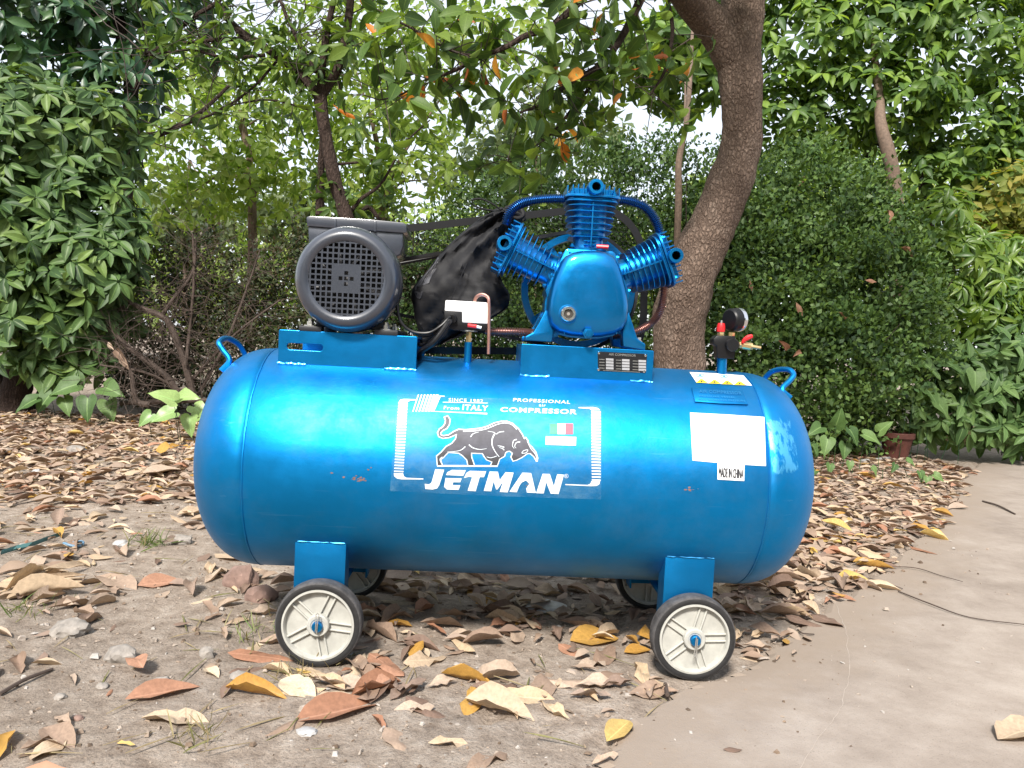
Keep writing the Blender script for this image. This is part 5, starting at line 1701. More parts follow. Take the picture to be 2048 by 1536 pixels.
shift(tw, org).build('twigs', 'twig_dark', S1)['kind'] = 'stuff'
lo, Mx, S = whorls(np.array(cs), np.array(ax)+np.array((0, 0, -.2)), 6, .125, (40, 105), .5, .3)
crown(S1, org, lo, Mx, S, NAR+MED[:2], 'leaf_canopy')

# ---- hedges of small leaves
def hedge(name, label, cat, blobs, n, L, mat, group=None, extra=None, stem=None, lo_r=.62):
    org = np.array(at(blobs[0][0], 760, blobs[0][2])); org[2] = 0
    h = empty(name, tuple(org)); tag(h, label, cat, group)
    nt_ = n//85
    Pc, Nc = blob_points(blobs, nt_, lo_r, 1.16, .45)
    ii = rng.integers(0, len(Pc), n)
    tone_t = rng.normal(0, .16, len(Pc))
    P = Pc[ii]+rng.normal(0, .085, (n, 3))*np.array((1.1, 1, .85))*rng.uniform(.6, 1.25, len(Pc))[ii][:, None]; N = Nc[ii]
    ok = P[:, 2] > 0.02; ii = ii[ok]
    P, N = P[ok], N[ok]
    # tufts: pull leaves towards sprig centres
    fq = np.sin(P*np.array((9.1, 7.7, 8.3))).sum(1)
    D = N*.7+rng.normal(0, .75, N.shape)+np.array((0, 0, .35))
    U = N+rng.normal(0, .6, N.shape)+np.array((0, -.1, .5))
    S = L*rng.uniform(.6, 1.35, len(P))
    tone = np.clip(.42+.10*fq/3+tone_t[ii]+rng.normal(0, .2, len(P)), 0.01, .99)
    bulk('foliage', TINY, P, frames(D, U), S, mat, h, 'stuff', tone, org)
    mb = MB()
    for b in blobs[::1]:
        c = at(b[0], b[1], b[2])
        g = np.array((c[0]+rng.normal(0, .1), c[1]+.1, 0))
        for _ in range(3):
            e = c+rng.normal(0, 1, 3)*np.array((b[3]*mpp(b[2]), b[5], b[4]*mpp(b[2])))*.55
            mid = (g+e)/2+rng.normal(0, .06, 3)
            mb.tube([g, mid, e], [.012, .008, .003], 5)
    t_ = shift(mb, org).build('stems', 'twig_dark', h); t_['kind'] = 'stuff'
    # young shoots standing out of the clipped surface
    Ps, Ns = blob_points(blobs, n//420, .98, 1.06, .3)
    up_ = Ns[:, 2] > .1
    L_, D_, U_, S_ = [], [], [], []
    for p, nn in zip(Ps[up_], Ns[up_]):
        g = nn*.5+np.array((0, 0, .9))+rng.normal(0, .25, 3); g /= np.linalg.norm(g)
        k = int(rng.integers(6, 14)); Ls = rng.uniform(.10, .26)
        for i in range(k):
            d = g*.6+rng.normal(0, .6, 3)
            L_.append(p+g*Ls*i/k); D_.append(d); U_.append(g+rng.normal(0, .3, 3)); S_.append(L*rng.uniform(.8, 1.3)*(1.15-.5*i/k))
    if L_: bulk('shoots', SML, np.array(L_), frames(np.array(D_), np.array(U_)), np.array(S_), 'leaf_right' if mat == 'leaf_hedge' else mat, h, 'stuff', None, org)
    return h
hedge('hedge', 'dense dark green clipped hedge right of the leaning tree, behind the tank', 'hedge',
      [(1500, 450, 4.9, 110, 110, .6), (1630, 440, 4.9, 115, 105, .6), (1720, 500, 4.8, 95, 100, .55), (1560, 600, 4.6, 175, 140, .65), (1720, 610, 4.5, 130, 140, .65), (1790, 590, 4.7, 60, 90, .5), (1480, 720, 4.5, 130, 140, .6), (1650, 740, 4.3, 150, 120, .6), (1770, 740, 4.3, 95, 100, .5), (1620, 850, 4.25, 110, 80, .45), (1600, 345, 5, 60, 45, .4), (1690, 385, 5, 70, 50, .4)], 64000, .046, 'leaf_hedge')
H1 = [o for o in bpy.data.objects if o.name == 'hedge'][0]
hm_ = [leaf_mesh('dead_leaf', b, 'litter_red') for b in (leaf_base(5, 2, .5, .3, .2, .4, .4, .15, 61), leaf_base(5, 2, .42, .3, .2, .4, -.4, .2, 62))]
for dx_, dy_, sz_, yy_ in ((1592, 604, .12, 3.9), (1572, 702, .11, 3.72), (1602, 704, .08, 3.72), (1775, 420, .11, 4.2), (1802, 495, .12, 4.1), (1610, 352, .10, 4.5), (1500, 560, .09, 3.95), (1690, 640, .08, 3.8), (1730, 560, .09, 3.85)):
    leaf_parts([hm_[int(rng.integers(0, 2))]], np.array([at(dx_, dy_, yy_)]), frames(np.array([[rng.normal(), -.3, rng.normal()*.5-.2]]), np.array([[rng.normal()*.3, -.8, .6]])), np.array([sz_]), H1, 'dead_leaf', np.array(H1.location))
hedge('hedge', 'dark hedge behind the pump, left of the leaning trunk', 'hedge',
      [(960, 500, 5.3, 110, 100, .5), (1060, 450, 5.2, 130, 120, .6), (1170, 420, 5.1, 130, 125, .6), (1290, 420, 5.1, 120, 130, .6), (1400, 440, 5.1, 100, 130, .55), (1240, 590, 5, 180, 160, .6), (1060, 600, 5.1, 160, 150, .6), (920, 600, 5.2, 140, 130, .6), (1380, 650, 4.9, 130, 160, .6), (1000, 400, 5.4, 70, 50, .4), (1100, 720, 5, 200, 120, .5), (1330, 330, 5.2, 60, 45, .3)], 50000, .044, 'leaf_hedge')
hedge('hedge', 'thin dull hedge of dark brownish leaves behind the bare twigs left of the motor', 'hedge',
      [(330, 620, 5.5, 110, 130, .5), (450, 590, 5.5, 120, 120, .5), (570, 580, 5.5, 120, 120, .5), (690, 570, 5.5, 120, 110, .5), (800, 560, 5.45, 120, 105, .5), (400, 730, 5.3, 150, 110, .5), (560, 720, 5.3, 150, 110, .5), (720, 690, 5.3, 150, 110, .5), (860, 680, 5.3, 130, 110, .5), (300, 760, 5.3, 90, 80, .4)], 42000, .040, 'leaf_hedge_dull', lo_r=.3)

# ---- bare twiggy shrub left of the tank
org = np.array((at(380, 790, 4.2)[0], 4.2, 0.0))
W1 = empty('bare_shrub', tuple(org))
tag(W1, 'leafless brown twiggy shrub between the whorled shrub and the blue tank', 'shrub')
stems = [[(388, 800, 4.2, 8), (368, 720, 4.2, 7), (340, 650, 4.2, 6.5), (322, 632, 4.2, 6), (280, 615, 4.2, 5), (250, 600, 4.3, 4)], [(322, 634, 4.2, 5), (345, 600, 4.2, 3.6), (385, 545, 4.2, 2.6), (392, 480, 4.2, 1.8)], [(362, 795, 4.1, 7), (330, 750, 4.1, 6), (280, 712, 4.1, 5), (250, 690, 4.1, 4.5), (225, 660, 4.1, 3)], [(372, 730, 4.15, 4), (380, 650, 4.2, 3), (388, 560, 4.2, 2.6), (386, 470, 4.2, 1.8)],
         [(300, 810, 4.0, 6), (272, 800, 4.0, 6), (262, 745, 4.0, 4), (240, 700, 4, 3)], [(375, 770, 4.2, 4), (420, 720, 4.3, 3), (480, 660, 4.3, 2.2), (560, 600, 4.4, 1.6)], [(240, 806, 4.1, 5), (330, 803, 4.15, 5), (420, 800, 4.2, 4)], [(360, 780, 4.1, 3), (290, 745, 4, 2.4), (200, 730, 4, 1.8)], [(395, 790, 4.3, 4), (450, 690, 4.4, 3), (500, 560, 4.5, 2), (520, 500, 4.5, 1.4)]]
tw = MB()
for b in stems:
    mb = MB(); C = rtube(mb, b, 6, 8, .1); shift(mb, org).build('stem', 'twig', W1)
    for c in C[3:]:
        for _ in range(4):
            p = np.array(c[:3]); d = rng.normal(size=3)*np.array((1, .6, .9)); d /= np.linalg.norm(d)
            L = rng.uniform(.12, .6); pts = [p]; 
            for s_ in range(4):
                d = d+rng.normal(0, .28, 3); d /= np.linalg.norm(d); pts.append(pts[-1]+d*L/4)
            if pts[-1][2] < .02: continue
            r_0 = rng.uniform(.0014, .0032)
            tw.tube(pts, [r_0, r_0*.85, r_0*.7, r_0*.55, r_0*.4], 4, False)
t_ = shift(tw, org).build('twigs', 'twig', W1); t_['kind'] = 'stuff'
ml = [leaf_mesh('dead_leaf', leaf_base(4, 2, .5, .3, .2, .4, .5, .1, s), 'litter') for s in (3, 4)]
dl = np.array([at(232, 697, 4.0), at(245, 712, 4.0), at(228, 700, 4.02)])
leaf_parts(ml, dl, frames(np.array(((.6, -.2, -.7), (.5, -.3, -.8), (-.5, 0, .6))), np.array(((0, -1, .3),)*3)), np.array((.14, .12, .08)), W1, 'dead_leaf', org)

# ---- bright trees farther off, sky between their leaves
def far_tree(name, label, blobs, n, L, mat, trunk, bases=None, nl=5, parts=0, lo_r=.25):
    org = np.array(at(trunk[0][0], 700, trunk[0][2])); org[2] = 0
    t = empty(name, tuple(org)); tag(t, label, 'tree')
    mb = MB(); C = rtube(mb, trunk, 6, 10, .05)
    for b in blobs:
        c = at(b[0], b[1], b[2]); k = C[rng.integers(len(C)//2, len(C))]
        e = c+rng.normal(0, .12, 3)
        mb.tube([k[:3], (np.array(k[:3])+e)/2+rng.normal(0, .08, 3), e], [max(.006, k[3]*.5), max(.005, k[3]*.3), .004], 6)
    shift(mb, org).build('trunk', 'twig_pale', t)
    P, N = blob_points(blobs, n, lo_r, 1.12, .8)
    lo, Mx, S = whorls(P, N+np.array((0, -.2, .3))+rng.normal(0, .4, N.shape), nl, L, (40, 105), .6, .3)
    crown(t, org, lo, Mx, S, bases or SML, mat, 'leaf', parts)
    return t
far_tree('bright_tree', 'sunlit yellow green tree beyond the hedge, left of the forked trunk', [(430, 290, 8.3, 150, 90, .9), (360, 400, 8.2, 100, 60, .8), (500, 390, 8.4, 120, 60, .8), (560, 290, 8.6, 100, 90, .8), (330, 200, 8.6, 120, 90, .8), (470, 160, 8.8, 130, 90, .8)], 620, .135, 'leaf_far', [(500, 700, 8.4, 10), (505, 480, 8.4, 9), (500, 330, 8.4, 7), (480, 220, 8.4, 5)], None, 5, 200)
far_tree('bright_tree', 'sunlit yellow green tree beyond the hedge between forked trunk and sky gap', [(740, 280, 8.0, 120, 110, .9), (820, 360, 8.2, 130, 60, .8), (700, 180, 8.2, 110, 90, .8), (850, 250, 8.4, 110, 90, .8), (720, 390, 8.2, 90, 50, .7), (600, 200, 8.4, 110, 90, .8), (860, 90, 8.8, 140, 90, .8), (1010, 60, 9, 130, 90, .8), (700, 50, 8.6, 130, 90, .8)], 900, .135, 'leaf_far', [(770, 700, 8.2, 9), (765, 480, 8.2, 8), (760, 330, 8.2, 6), (740, 220, 8.2, 4)], None, 5, 200)
far_tree('pale_tree', 'pale grey green distant tree in the bright sky gap above the pump', [(1000, 300, 11, 110, 90, 1), (1090, 240, 11.2, 110, 90, 1), (940, 370, 11, 100, 60, .9), (1180, 300, 11, 110, 70, .9), (1060, 380, 11, 120, 50, .9)], 380, .17, 'leaf_far_grey', [(1065, 700, 11, 6), (1070, 480, 11, 5), (1072, 330, 11, 4), (1075, 230, 11, 3)], None, 5, 150, .1)
far_tree('pale_tree', 'pale thin distant tree low on the left between shrub and motor', [(370, 420, 11.5, 80, 60, .9), (440, 440, 11.5, 90, 50, .9), (560, 430, 11.5, 80, 50, .9), (620, 400, 11.8, 70, 50, .9)], 300, .2, 'leaf_far_grey', [(370, 640, 11.5, 6), (372, 500, 11.5, 5), (375, 380, 11.5, 4), (380, 320, 11.5, 3)], None, 5, 100, .1)

# ---- tree with bright whorls on the upper right
def right_tree():
    org = np.array((at(1780, 760, 6.3)[0], 6.3, 0.0))
    t = empty('whorled_tree', tuple(org))
    tag(t, 'bright green tree with whorled leaves filling the upper right corner', 'tree')
    mb = MB(); rtube(mb, [(1800, 760, 5.5, 18), (1795, 500, 5.5, 16), (1788, 370, 5.5, 14), (1778, 310, 5.5, 13), (1762, 250, 5.6, 11), (1758, 190, 5.8, 9), (1750, 120, 6.0, 7), (1745, 40, 6.2, 5)], 8, 12, .12)
    shift(mb, org).build('trunk', 'twig_pale', t)
    for b in ([(1775, 300, 6.4, 8), (1750, 280, 6.5, 9), (1735, 330, 6.5, 10), (1730, 420, 6.5, 11)], [(1758, 200, 6.3, 6), (1800, 110, 6.2, 5), (1830, 60, 6.2, 4), (1900, 20, 6.2, 3)], [(1755, 150, 6.3, 5), (1680, 150, 6.2, 4), (1600, 130, 6.2, 3)], [(1780, 330, 6.4, 5), (1850, 280, 6.2, 4), (1930, 200, 6.1, 3), (2000, 180, 6, 2)], [(1855, 470, 6.6, 14), (1850, 300, 6.6, 12), (1870, 150, 6.7, 9), (1900, 20, 6.7, 6)]):
        mb = MB(); rtube(mb, b, 6, 8); shift(mb, org).build('branch', 'bark_dark', t)
    blobs = [(1620, 80, 6.4, 130, 110, .7), (1770, 60, 6.2, 140, 110, .7), (1930, 80, 6.1, 150, 130, .7), (1640, 210, 6.3, 130, 90, .6), (1790, 190, 6.1, 130, 90, .6), (1930, 250, 6.1, 140, 100, .6), (1690, 280, 6.8, 80, 70, .4), (1880, 350, 6.2, 100, 80, .5), (2020, 330, 6.1, 90, 110, .5), (1560, 250, 6.7, 80, 110, .5), (1650, -40, 6.4, 200, 90, .6), (1900, -50, 6.3, 240, 100, .6), (2080, 150, 6.2, 100, 200, .6)]
    P, N = blob_points(blobs, 1900, .40, 1.10, .5)
    lo, Mx, S = whorls(P, N*np.array((.8, .8, .5))+np.array((0, -.15, .6))+rng.normal(0, .25, N.shape), 6, .135, (50, 105), .5, .35)
    crown(t, org, lo, Mx, S, MED, 'leaf_right')
right_tree()
far_tree('slender_tree', 'slender pale stemmed sapling just left of the leaning trunk', [(1370, 130, 6.8, 90, 90, .6), (1420, 60, 6.8, 100, 80, .6), (1300, 120, 7, 70, 80, .5)], 260, .165, 'leaf_right', [(1352, 560, 4.4, 7), (1357, 400, 4.4, 7), (1358, 320, 4.4, 6.5), (1372, 250, 4.5, 5.5), (1380, 160, 4.8, 4.5), (1385, 60, 5.5, 3)], MED, 6, 200)

# ---- lime shrub and climbers on the right
def lime():
    org = np.array((at(1920, 820, 4.5)[0], 4.5, 0.0))
    t = empty('lime_shrub', tuple(org))
    tag(t, 'sunlit yellow green shrub with drooping narrow leaves beside the dark hedge', 'shrub')
    mb = MB()
    for p in ([(1940, 860, 4.6, 6), (1930, 700, 4.6, 5), (1900, 500, 4.6, 4), (1880, 420, 4.6, 2)], [(1960, 860, 4.6, 6), (1980, 700, 4.6, 5), (1990, 560, 4.6, 3)]): rtube(mb, p, 6, 7)
    shift(mb, org).build('stem', 'twig', t)
    P, N = blob_points([(1885, 450, 4.6, 60, 70, .3), (1930, 520, 4.55, 75, 80, .35), (1960, 620, 4.5, 70, 80, .35), (1900, 600, 4.5, 50, 60, .25), (2010, 560, 4.7, 60, 100, .3)], 300, .6, 1.06, .3)
    lo, Mx, S = whorls(P, N+np.array((0, -.1, .3)), 6, .135, (50, 105), .8, .3)
    crown(t, org, lo, Mx, S, NAR, 'leaf_lime')
lime()
def climber():
    org = np.array((at(2000, 880, 4.5)[0], 4.5, 0.0))
    t = empty('creeper', tuple(org))
    tag(t, 'tangle of green creeper leaves low at the right edge beside the path', 'creeper')
    P, N = blob_points([(1960, 720, 4.4, 90, 80, .4), (2030, 700, 4.5, 80, 110, .4), (1900, 760, 4.3, 80, 60, .3), (1980, 800, 4.2, 90, 60, .3), (2060, 820, 4.3, 70, 70, .3), (2030, 600, 4.7, 70, 90, .3), (1930, 840, 4.2, 80, 45, .3), (2030, 860, 4.2, 80, 40, .3), (1850, 820, 4.2, 70, 50, .3), (2100, 860, 4.4, 60, 60, .3)], 560, .6, 1.06, .3)
    lo, Mx, S = whorls(P, N+np.array((0, -.3, .5)), 4, .135, (45, 105), .7, .35)
    ok = lo[:, 2] > .03
    mb = MB()
    for _ in range(4):
        a = P[rng.integers(len(P))]; b = P[rng.integers(len(P))]; mb.tube([(a[0], a[1]+.1, .0), (a+b)/2, b], [.005, .004, .002], 5)
    shift(mb, org).build('vines', 'twig', t)['kind'] = 'stuff'
    crown(t, org, lo[ok], Mx[ok], S[ok], BIG, 'leaf_low')
climber()
def yellow_shrub():
    org = np.array((at(2020, 760, 5.6)[0], 5.6, 0.0))
    t = empty('yellowing_shrub', tuple(org))
    tag(t, 'yellowing thin shrub at the right edge above the creeper', 'shrub')
    mb = MB()
    for k in range(16):
        a = at(rng.uniform(1930, 2100), rng.uniform(520, 640), 5.6); b = at(rng.uniform(1900, 2100), rng.uniform(340, 560), 5.4); mb.tube([a, (a+b)/2+rng.normal(0, .05, 3), b], [.006, .004, .002], 5)
    shift(mb, org).build('twigs', 'twig', t)['kind'] = 'stuff'
    P, N = blob_points([(2010, 400, 5.6, 80, 70, .4), (1980, 470, 5.6, 60, 60, .3), (2040, 500, 5.7, 70, 100, .4)], 260, .3, 1.1, .5)
    lo, Mx, S = whorls(P, N+np.array((0, -.3, .2)), 5, .11, (45, 105), .6, .35)
    crown(t, org, lo, Mx, S, SML, 'leaf_dryfol', 'leaf', 150)
yellow_shrub()

# ---- the wood farther back, one green mass
def wood():
    P, N = blob_points([(px, (430 if px > 1400 or px < 250 else 500)+rng.uniform(-25, 25), 15+rng.uniform(-1, 1), 150, 100 + (60 if px > 1500 or px < 250 else -25), 1.0) for px in range(-150, 2300, 120)]+[(px, 560, 14.5, 160, 100, 1.0) for px in range(-150, 2300, 140)], 9000, .3, 1.1, .6)
    ok = P[:, 2] > 0
    P, N = P[ok], N[ok]
    lo, Mx, S = whorls(P, N+np.array((0, -.3, .4)), 3, .24, (40, 105), .5, .3)
    o = bulk('distant_wood', SML, lo, Mx, S, 'leaf_far', None, 'stuff')
    tag(o, 'distant mass of green foliage behind the hedges', 'wood')
wood()
#SPLIT
# ---- crown of the leaning tree above the view, and the wood behind the viewpoint (both mirrored in the paint)
def out_of_view():
    o_ = np.array(T1.location)
    P = np.stack((rng.uniform(-1.6, 3.2, 900), rng.uniform(.9, 4.6, 900), rng.uniform(2.9, 4.3, 900)), -1)
    ok = ~in_view(P, 120)
    lo, Mx, S = whorls(P[ok], rng.normal(size=(ok.sum(), 3))+np.array((0, 0, .6)), 4, .16, (50, 105), .4, .3)
    bulk('foliage', SML, lo, Mx, S, 'leaf_canopy', T1, 'stuff', None, o_)
    P = np.stack((rng.uniform(-22, 22, 3600), rng.uniform(-15, -12, 3600), 6.2*rng.random(3600)**.8), -1)
    P[:, 2] *= 1+.18*np.sin(P[:, 0]*.9)
    lo, Mx, S = whorls(P, rng.normal(size=P.shape)+np.array((0, .6, .5)), 3, .55, (45, 105), .4, .3)
    o = bulk('wood_behind', SML, lo, Mx, S, 'leaf_dark', None, 'stuff')
    tag(o, 'row of trees behind the viewpoint mirrored in the blue paint', 'wood')
out_of_view()

# ================================================================== LOW PLANTS
def heart_leaf(seed=0, w_=.40, notch=.16):
    # arrow-shaped leaf, stalk at origin, tip at y = 1
    r = random.Random(seed)
    rows = [(-.22, .10, .26), (-.10, .0, .40), (.06, 0, .46), (.25, 0, .44), (.48, 0, .34), (.72, 0, .20), (.9, 0, .08), (1.0, 0, .008)]
    vs_, ac, fs = [], [], []
    for i, (y, inn, wd) in enumerate(rows):
        wd *= w_/.42
        for k in (-1, -.5, 0, .5, 1):
            yy = y+(notch if k == 0 and i == 0 else 0)+(-.03*abs(k))
            xx = k*wd
            zz = abs(k)*wd*.28-.30*max(0, yy)**2+.05*math.sin(y*9+k*2+seed)*abs(k)
            vs_.append((xx, yy, zz)); ac.append(abs(k))
    for i in range(len(rows)-1):
        for k in range(4): fs.append((i*5+k, i*5+k+1, (i+1)*5+k+1, (i+1)*5+k))
    return np.array(vs_), fs, np.array(ac)
HEART = [heart_leaf(s) for s in range(4)]
def arrow_plant(name, label, spots, Y, mat, L, seed, group=None):
    # spots: (px, py, direction in the picture in degrees, size factor)
    bx_, by_ = np.mean([s[0] for s in spots]), max(s[1] for s in spots)
    org = gnd(bx_, by_+25); org = np.array((org[0], Y, 0))
    p = empty(name, tuple(org)); tag(p, label, 'plant', group)
    ms = [leaf_mesh('leaf', b, mat) for b in HEART]
    st = MB()
    for i, (px, py, dg, sz) in enumerate(spots):
        yy = Y+rng.uniform(-.12, .12)
        q = at(px, py, yy); q[2] = max(q[2], .05)
        a = rad(dg)
        D = np.array([[math.cos(a), -.55, math.sin(a)]]); U = np.array([[rng.normal(0, .2), -.75, .75]])
        leaf_parts([ms[i % 4]], np.array([q]), frames(D, U), np.array([L*sz]), p, 'leaf', org)
        ft_ = np.array((q[0]+rng.normal(0, .03), q[1]+.06, 0.0)); st.tube([ft_, (ft_+q)/2+np.array((rng.normal(0, .03), .02, .02)), q], [.0024, .0020, .0016], 5)
    shift(st, org).build('stalks', 'leaf_dark', p)['kind'] = 'stuff'
arrow_plant('arrowhead_plant', 'green arrowhead plant with pale veins at the foot of the whorled shrub', [(85, 755, -70, 1.0), (100, 790, -120, 1.0), (150, 770, -160, 1.1), (210, 775, -10, 1.1), (175, 800, -80, 1.0), (215, 805, -60, 1.0), (130, 800, -60, .8), (70, 800, -150, .9)], 3.95, 'leaf_low', .17, 1)
arrow_plant('arrowhead_plant', 'pale variegated arrowhead plant against the left end of the tank', [(345, 800, 150, 1.0), (360, 795, 15, 1.0), (345, 825, -160, 1.0), (390, 815, -30, .9), (380, 835, -80, .9), (300, 830, -130, .7), (400, 835, 20, .7)], 3.1, 'leaf_pale', .15, 2)
arrow_plant('arrowhead_plant', 'green arrowhead plant with upright leaves right of the tank end', [(1640, 855, -160, .9), (1672, 850, 85, 1.0), (1700, 860, -60, .9), (1655, 880, -110, .9), (1730, 870, -20, .9), (1690, 890, -100, .8), (1760, 862, 60, .8), (1625, 890, -60, .7)], 3.3, 'leaf_low', .135, 3)
arrow_plant('arrowhead_plant', 'large grey green arrowhead leaves hanging over the terracotta pot', [(1860, 690, 170, 1.1), (1880, 720, -20, 1.1), (1850, 775, -50, 1.0), (1810, 760, 180, .9), (1870, 800, -50, 1.0), (1835, 720, -30, 1.2), (1920, 735, -70, .9), (1950, 745, -100, .9), (1760, 790, -160, .8)], 3.9, 'leaf_low', .18, 4)
arrow_plant('ground_creeper', 'small creeping plant with crinkled round leaves at the litter edge by the path', [(1700, 925, -100, .7), (1745, 935, -60, .7), (1790, 930, -120, .7), (1840, 945, -80, .8), (1870, 950, -30, .8), (1855, 965, -100, .7), (1660, 930, -100, .8), (1630, 945, -150, .7), (1815, 920, -30, .7)], 2.9, 'leaf_low', .085, 5)
# terracotta pot half hidden in the plants
pp = gnd(1795, 880); pc0 = at(1795, 860, 4.05)
po = empty('flower_pot', (pc0[0], 4.05, 0)); tag(po, 'terracotta flower pot half hidden among the low plants on the right', 'flower pot')
MB().lathe([(.085, 0), (.115, .16), (.12, .185)], None, 32).build('body', 'terracotta', po)
MB().lathe([(.128, .175), (.132, .18), (.132, .215), (.128, .22), (.112, .22), (.110, .19)], None, 32, False, False).build('rim', 'terracotta', po)
MB().lathe([(.108, .198), (0, .20)], None, 24).build('soil', 'stone_brown', po)
# white pipe offcut lying by the creeper
a_, b_ = gnd(1722, 926), gnd(1816, 916)
pv = MB().tube([a_+np.array((0, 0, .014)), b_+np.array((0, 0, .014))], .013, 12).build('pipe_offcut', 'pvc_white')
tag(pv, 'white plastic pipe offcut lying among the creeping plants on the right', 'pipe')
# grass
def grass(name, label, px, py, n, L, mat, spread):
    c = gnd(px, py)
    P = c+np.stack((rng.normal(0, spread, n), rng.normal(0, spread*1.2, n), np.zeros(n)), -1)
    P[:, 2] = hgt(P[:, 0], P[:, 1])-.002
    D = rng.normal(size=(n, 3))*np.array((.6, .6, .2))+np.array((0, 0, .7))
    o = bulk(name, [leaf_base(3, 1, .06, .2, .35, .3, 0, 0, 1)], P, frames(D, rng.normal(size=(n, 3))), L*rng.uniform(.5, 1.3, n), mat, None, None)
    tag(o, label, 'grass', None, 'stuff')
grass('grass_tuft', 'small green grass tuft in the dirt left of the tank', 300, 1088, 70, .06, 'grass', .03)
grass('grass_tuft', 'sparse grass tuft among the bits at the lower left edge', 62, 1225, 40, .05, 'grass', .03)
grass('grass_tuft', 'dry grass tuft on the dirt in front of the left wheel', 600, 1352, 45, .05, 'grass_dry', .03)
grass('grass_tuft', 'thin grass blades beside the left wheel', 510, 1265, 40, .05, 'grass', .04)
grass('grass_tuft', 'dry grass wisps in the foreground dirt below the left wheel', 395, 1480, 30, .05, 'grass_dry', .025)
grass('roadside_grass', 'rough dry grass strip beside the path at the right', 1880, 880, 1500, .13, 'grass_dry', .22)
grass('roadside_grass', 'rough green grass along the hedge foot at the right edge', 2000, 872, 1300, .13, 'grass', .3)
grass('grass_tuft', 'little green tuft at the left edge beneath the whorled shrub', 10, 812, 60, .12, 'grass', .06)

# ================================================================== LITTER ON THE GROUND
DRY = [leaf_base(7, 2, (.46, .34, .52, .40, .30, .44, .36, .5)[s], .10, .05, .45, c*.8, w_*.7, s, 0, (.1, .5, .2, .6, .1, .4, .3, .7)[s]) for s, (c, w_) in enumerate(((.2, .14), (.42, .2), (-.25, .16), (.1, .26), (-.42, .16), (.6, .12), (.15, .34), (-.12, .3)))]
def litter_density(px, py, side):
    # share of full cover at a place, judged where it appears
    d = np.zeros_like(px)
    left = (px < 1000)
    d = np.where(left & (py < 1010), 1.0, d)
    d = np.where(left & (py >= 1010) & (py < 1130), .55, d)
    d = np.where(left & (py >= 1130) & (py < 1280), .42, d)
    d = np.where(left & (py >= 1280), .15, d)
    mid = (px >= 600) & (px < 1330) & (py > 1100)
    d = np.where(mid & (py < 1300), .8, d)
    d = np.where(mid & (py >= 1300) & (py < 1400), .5, d)
    d = np.where(mid & (py >= 1400), .12, d)
    d = np.where((px >= 1000) & (py < 1100), 1.0, d)
    d = np.where((px >= 1330) & (side < 0), 1.0, d)
    d = np.where((px >= 1330) & (side < -.0) & (py > 1290), .5, d)
    d = np.where(side > .0, np.where(side < .06, .35, .004), d)
    return d
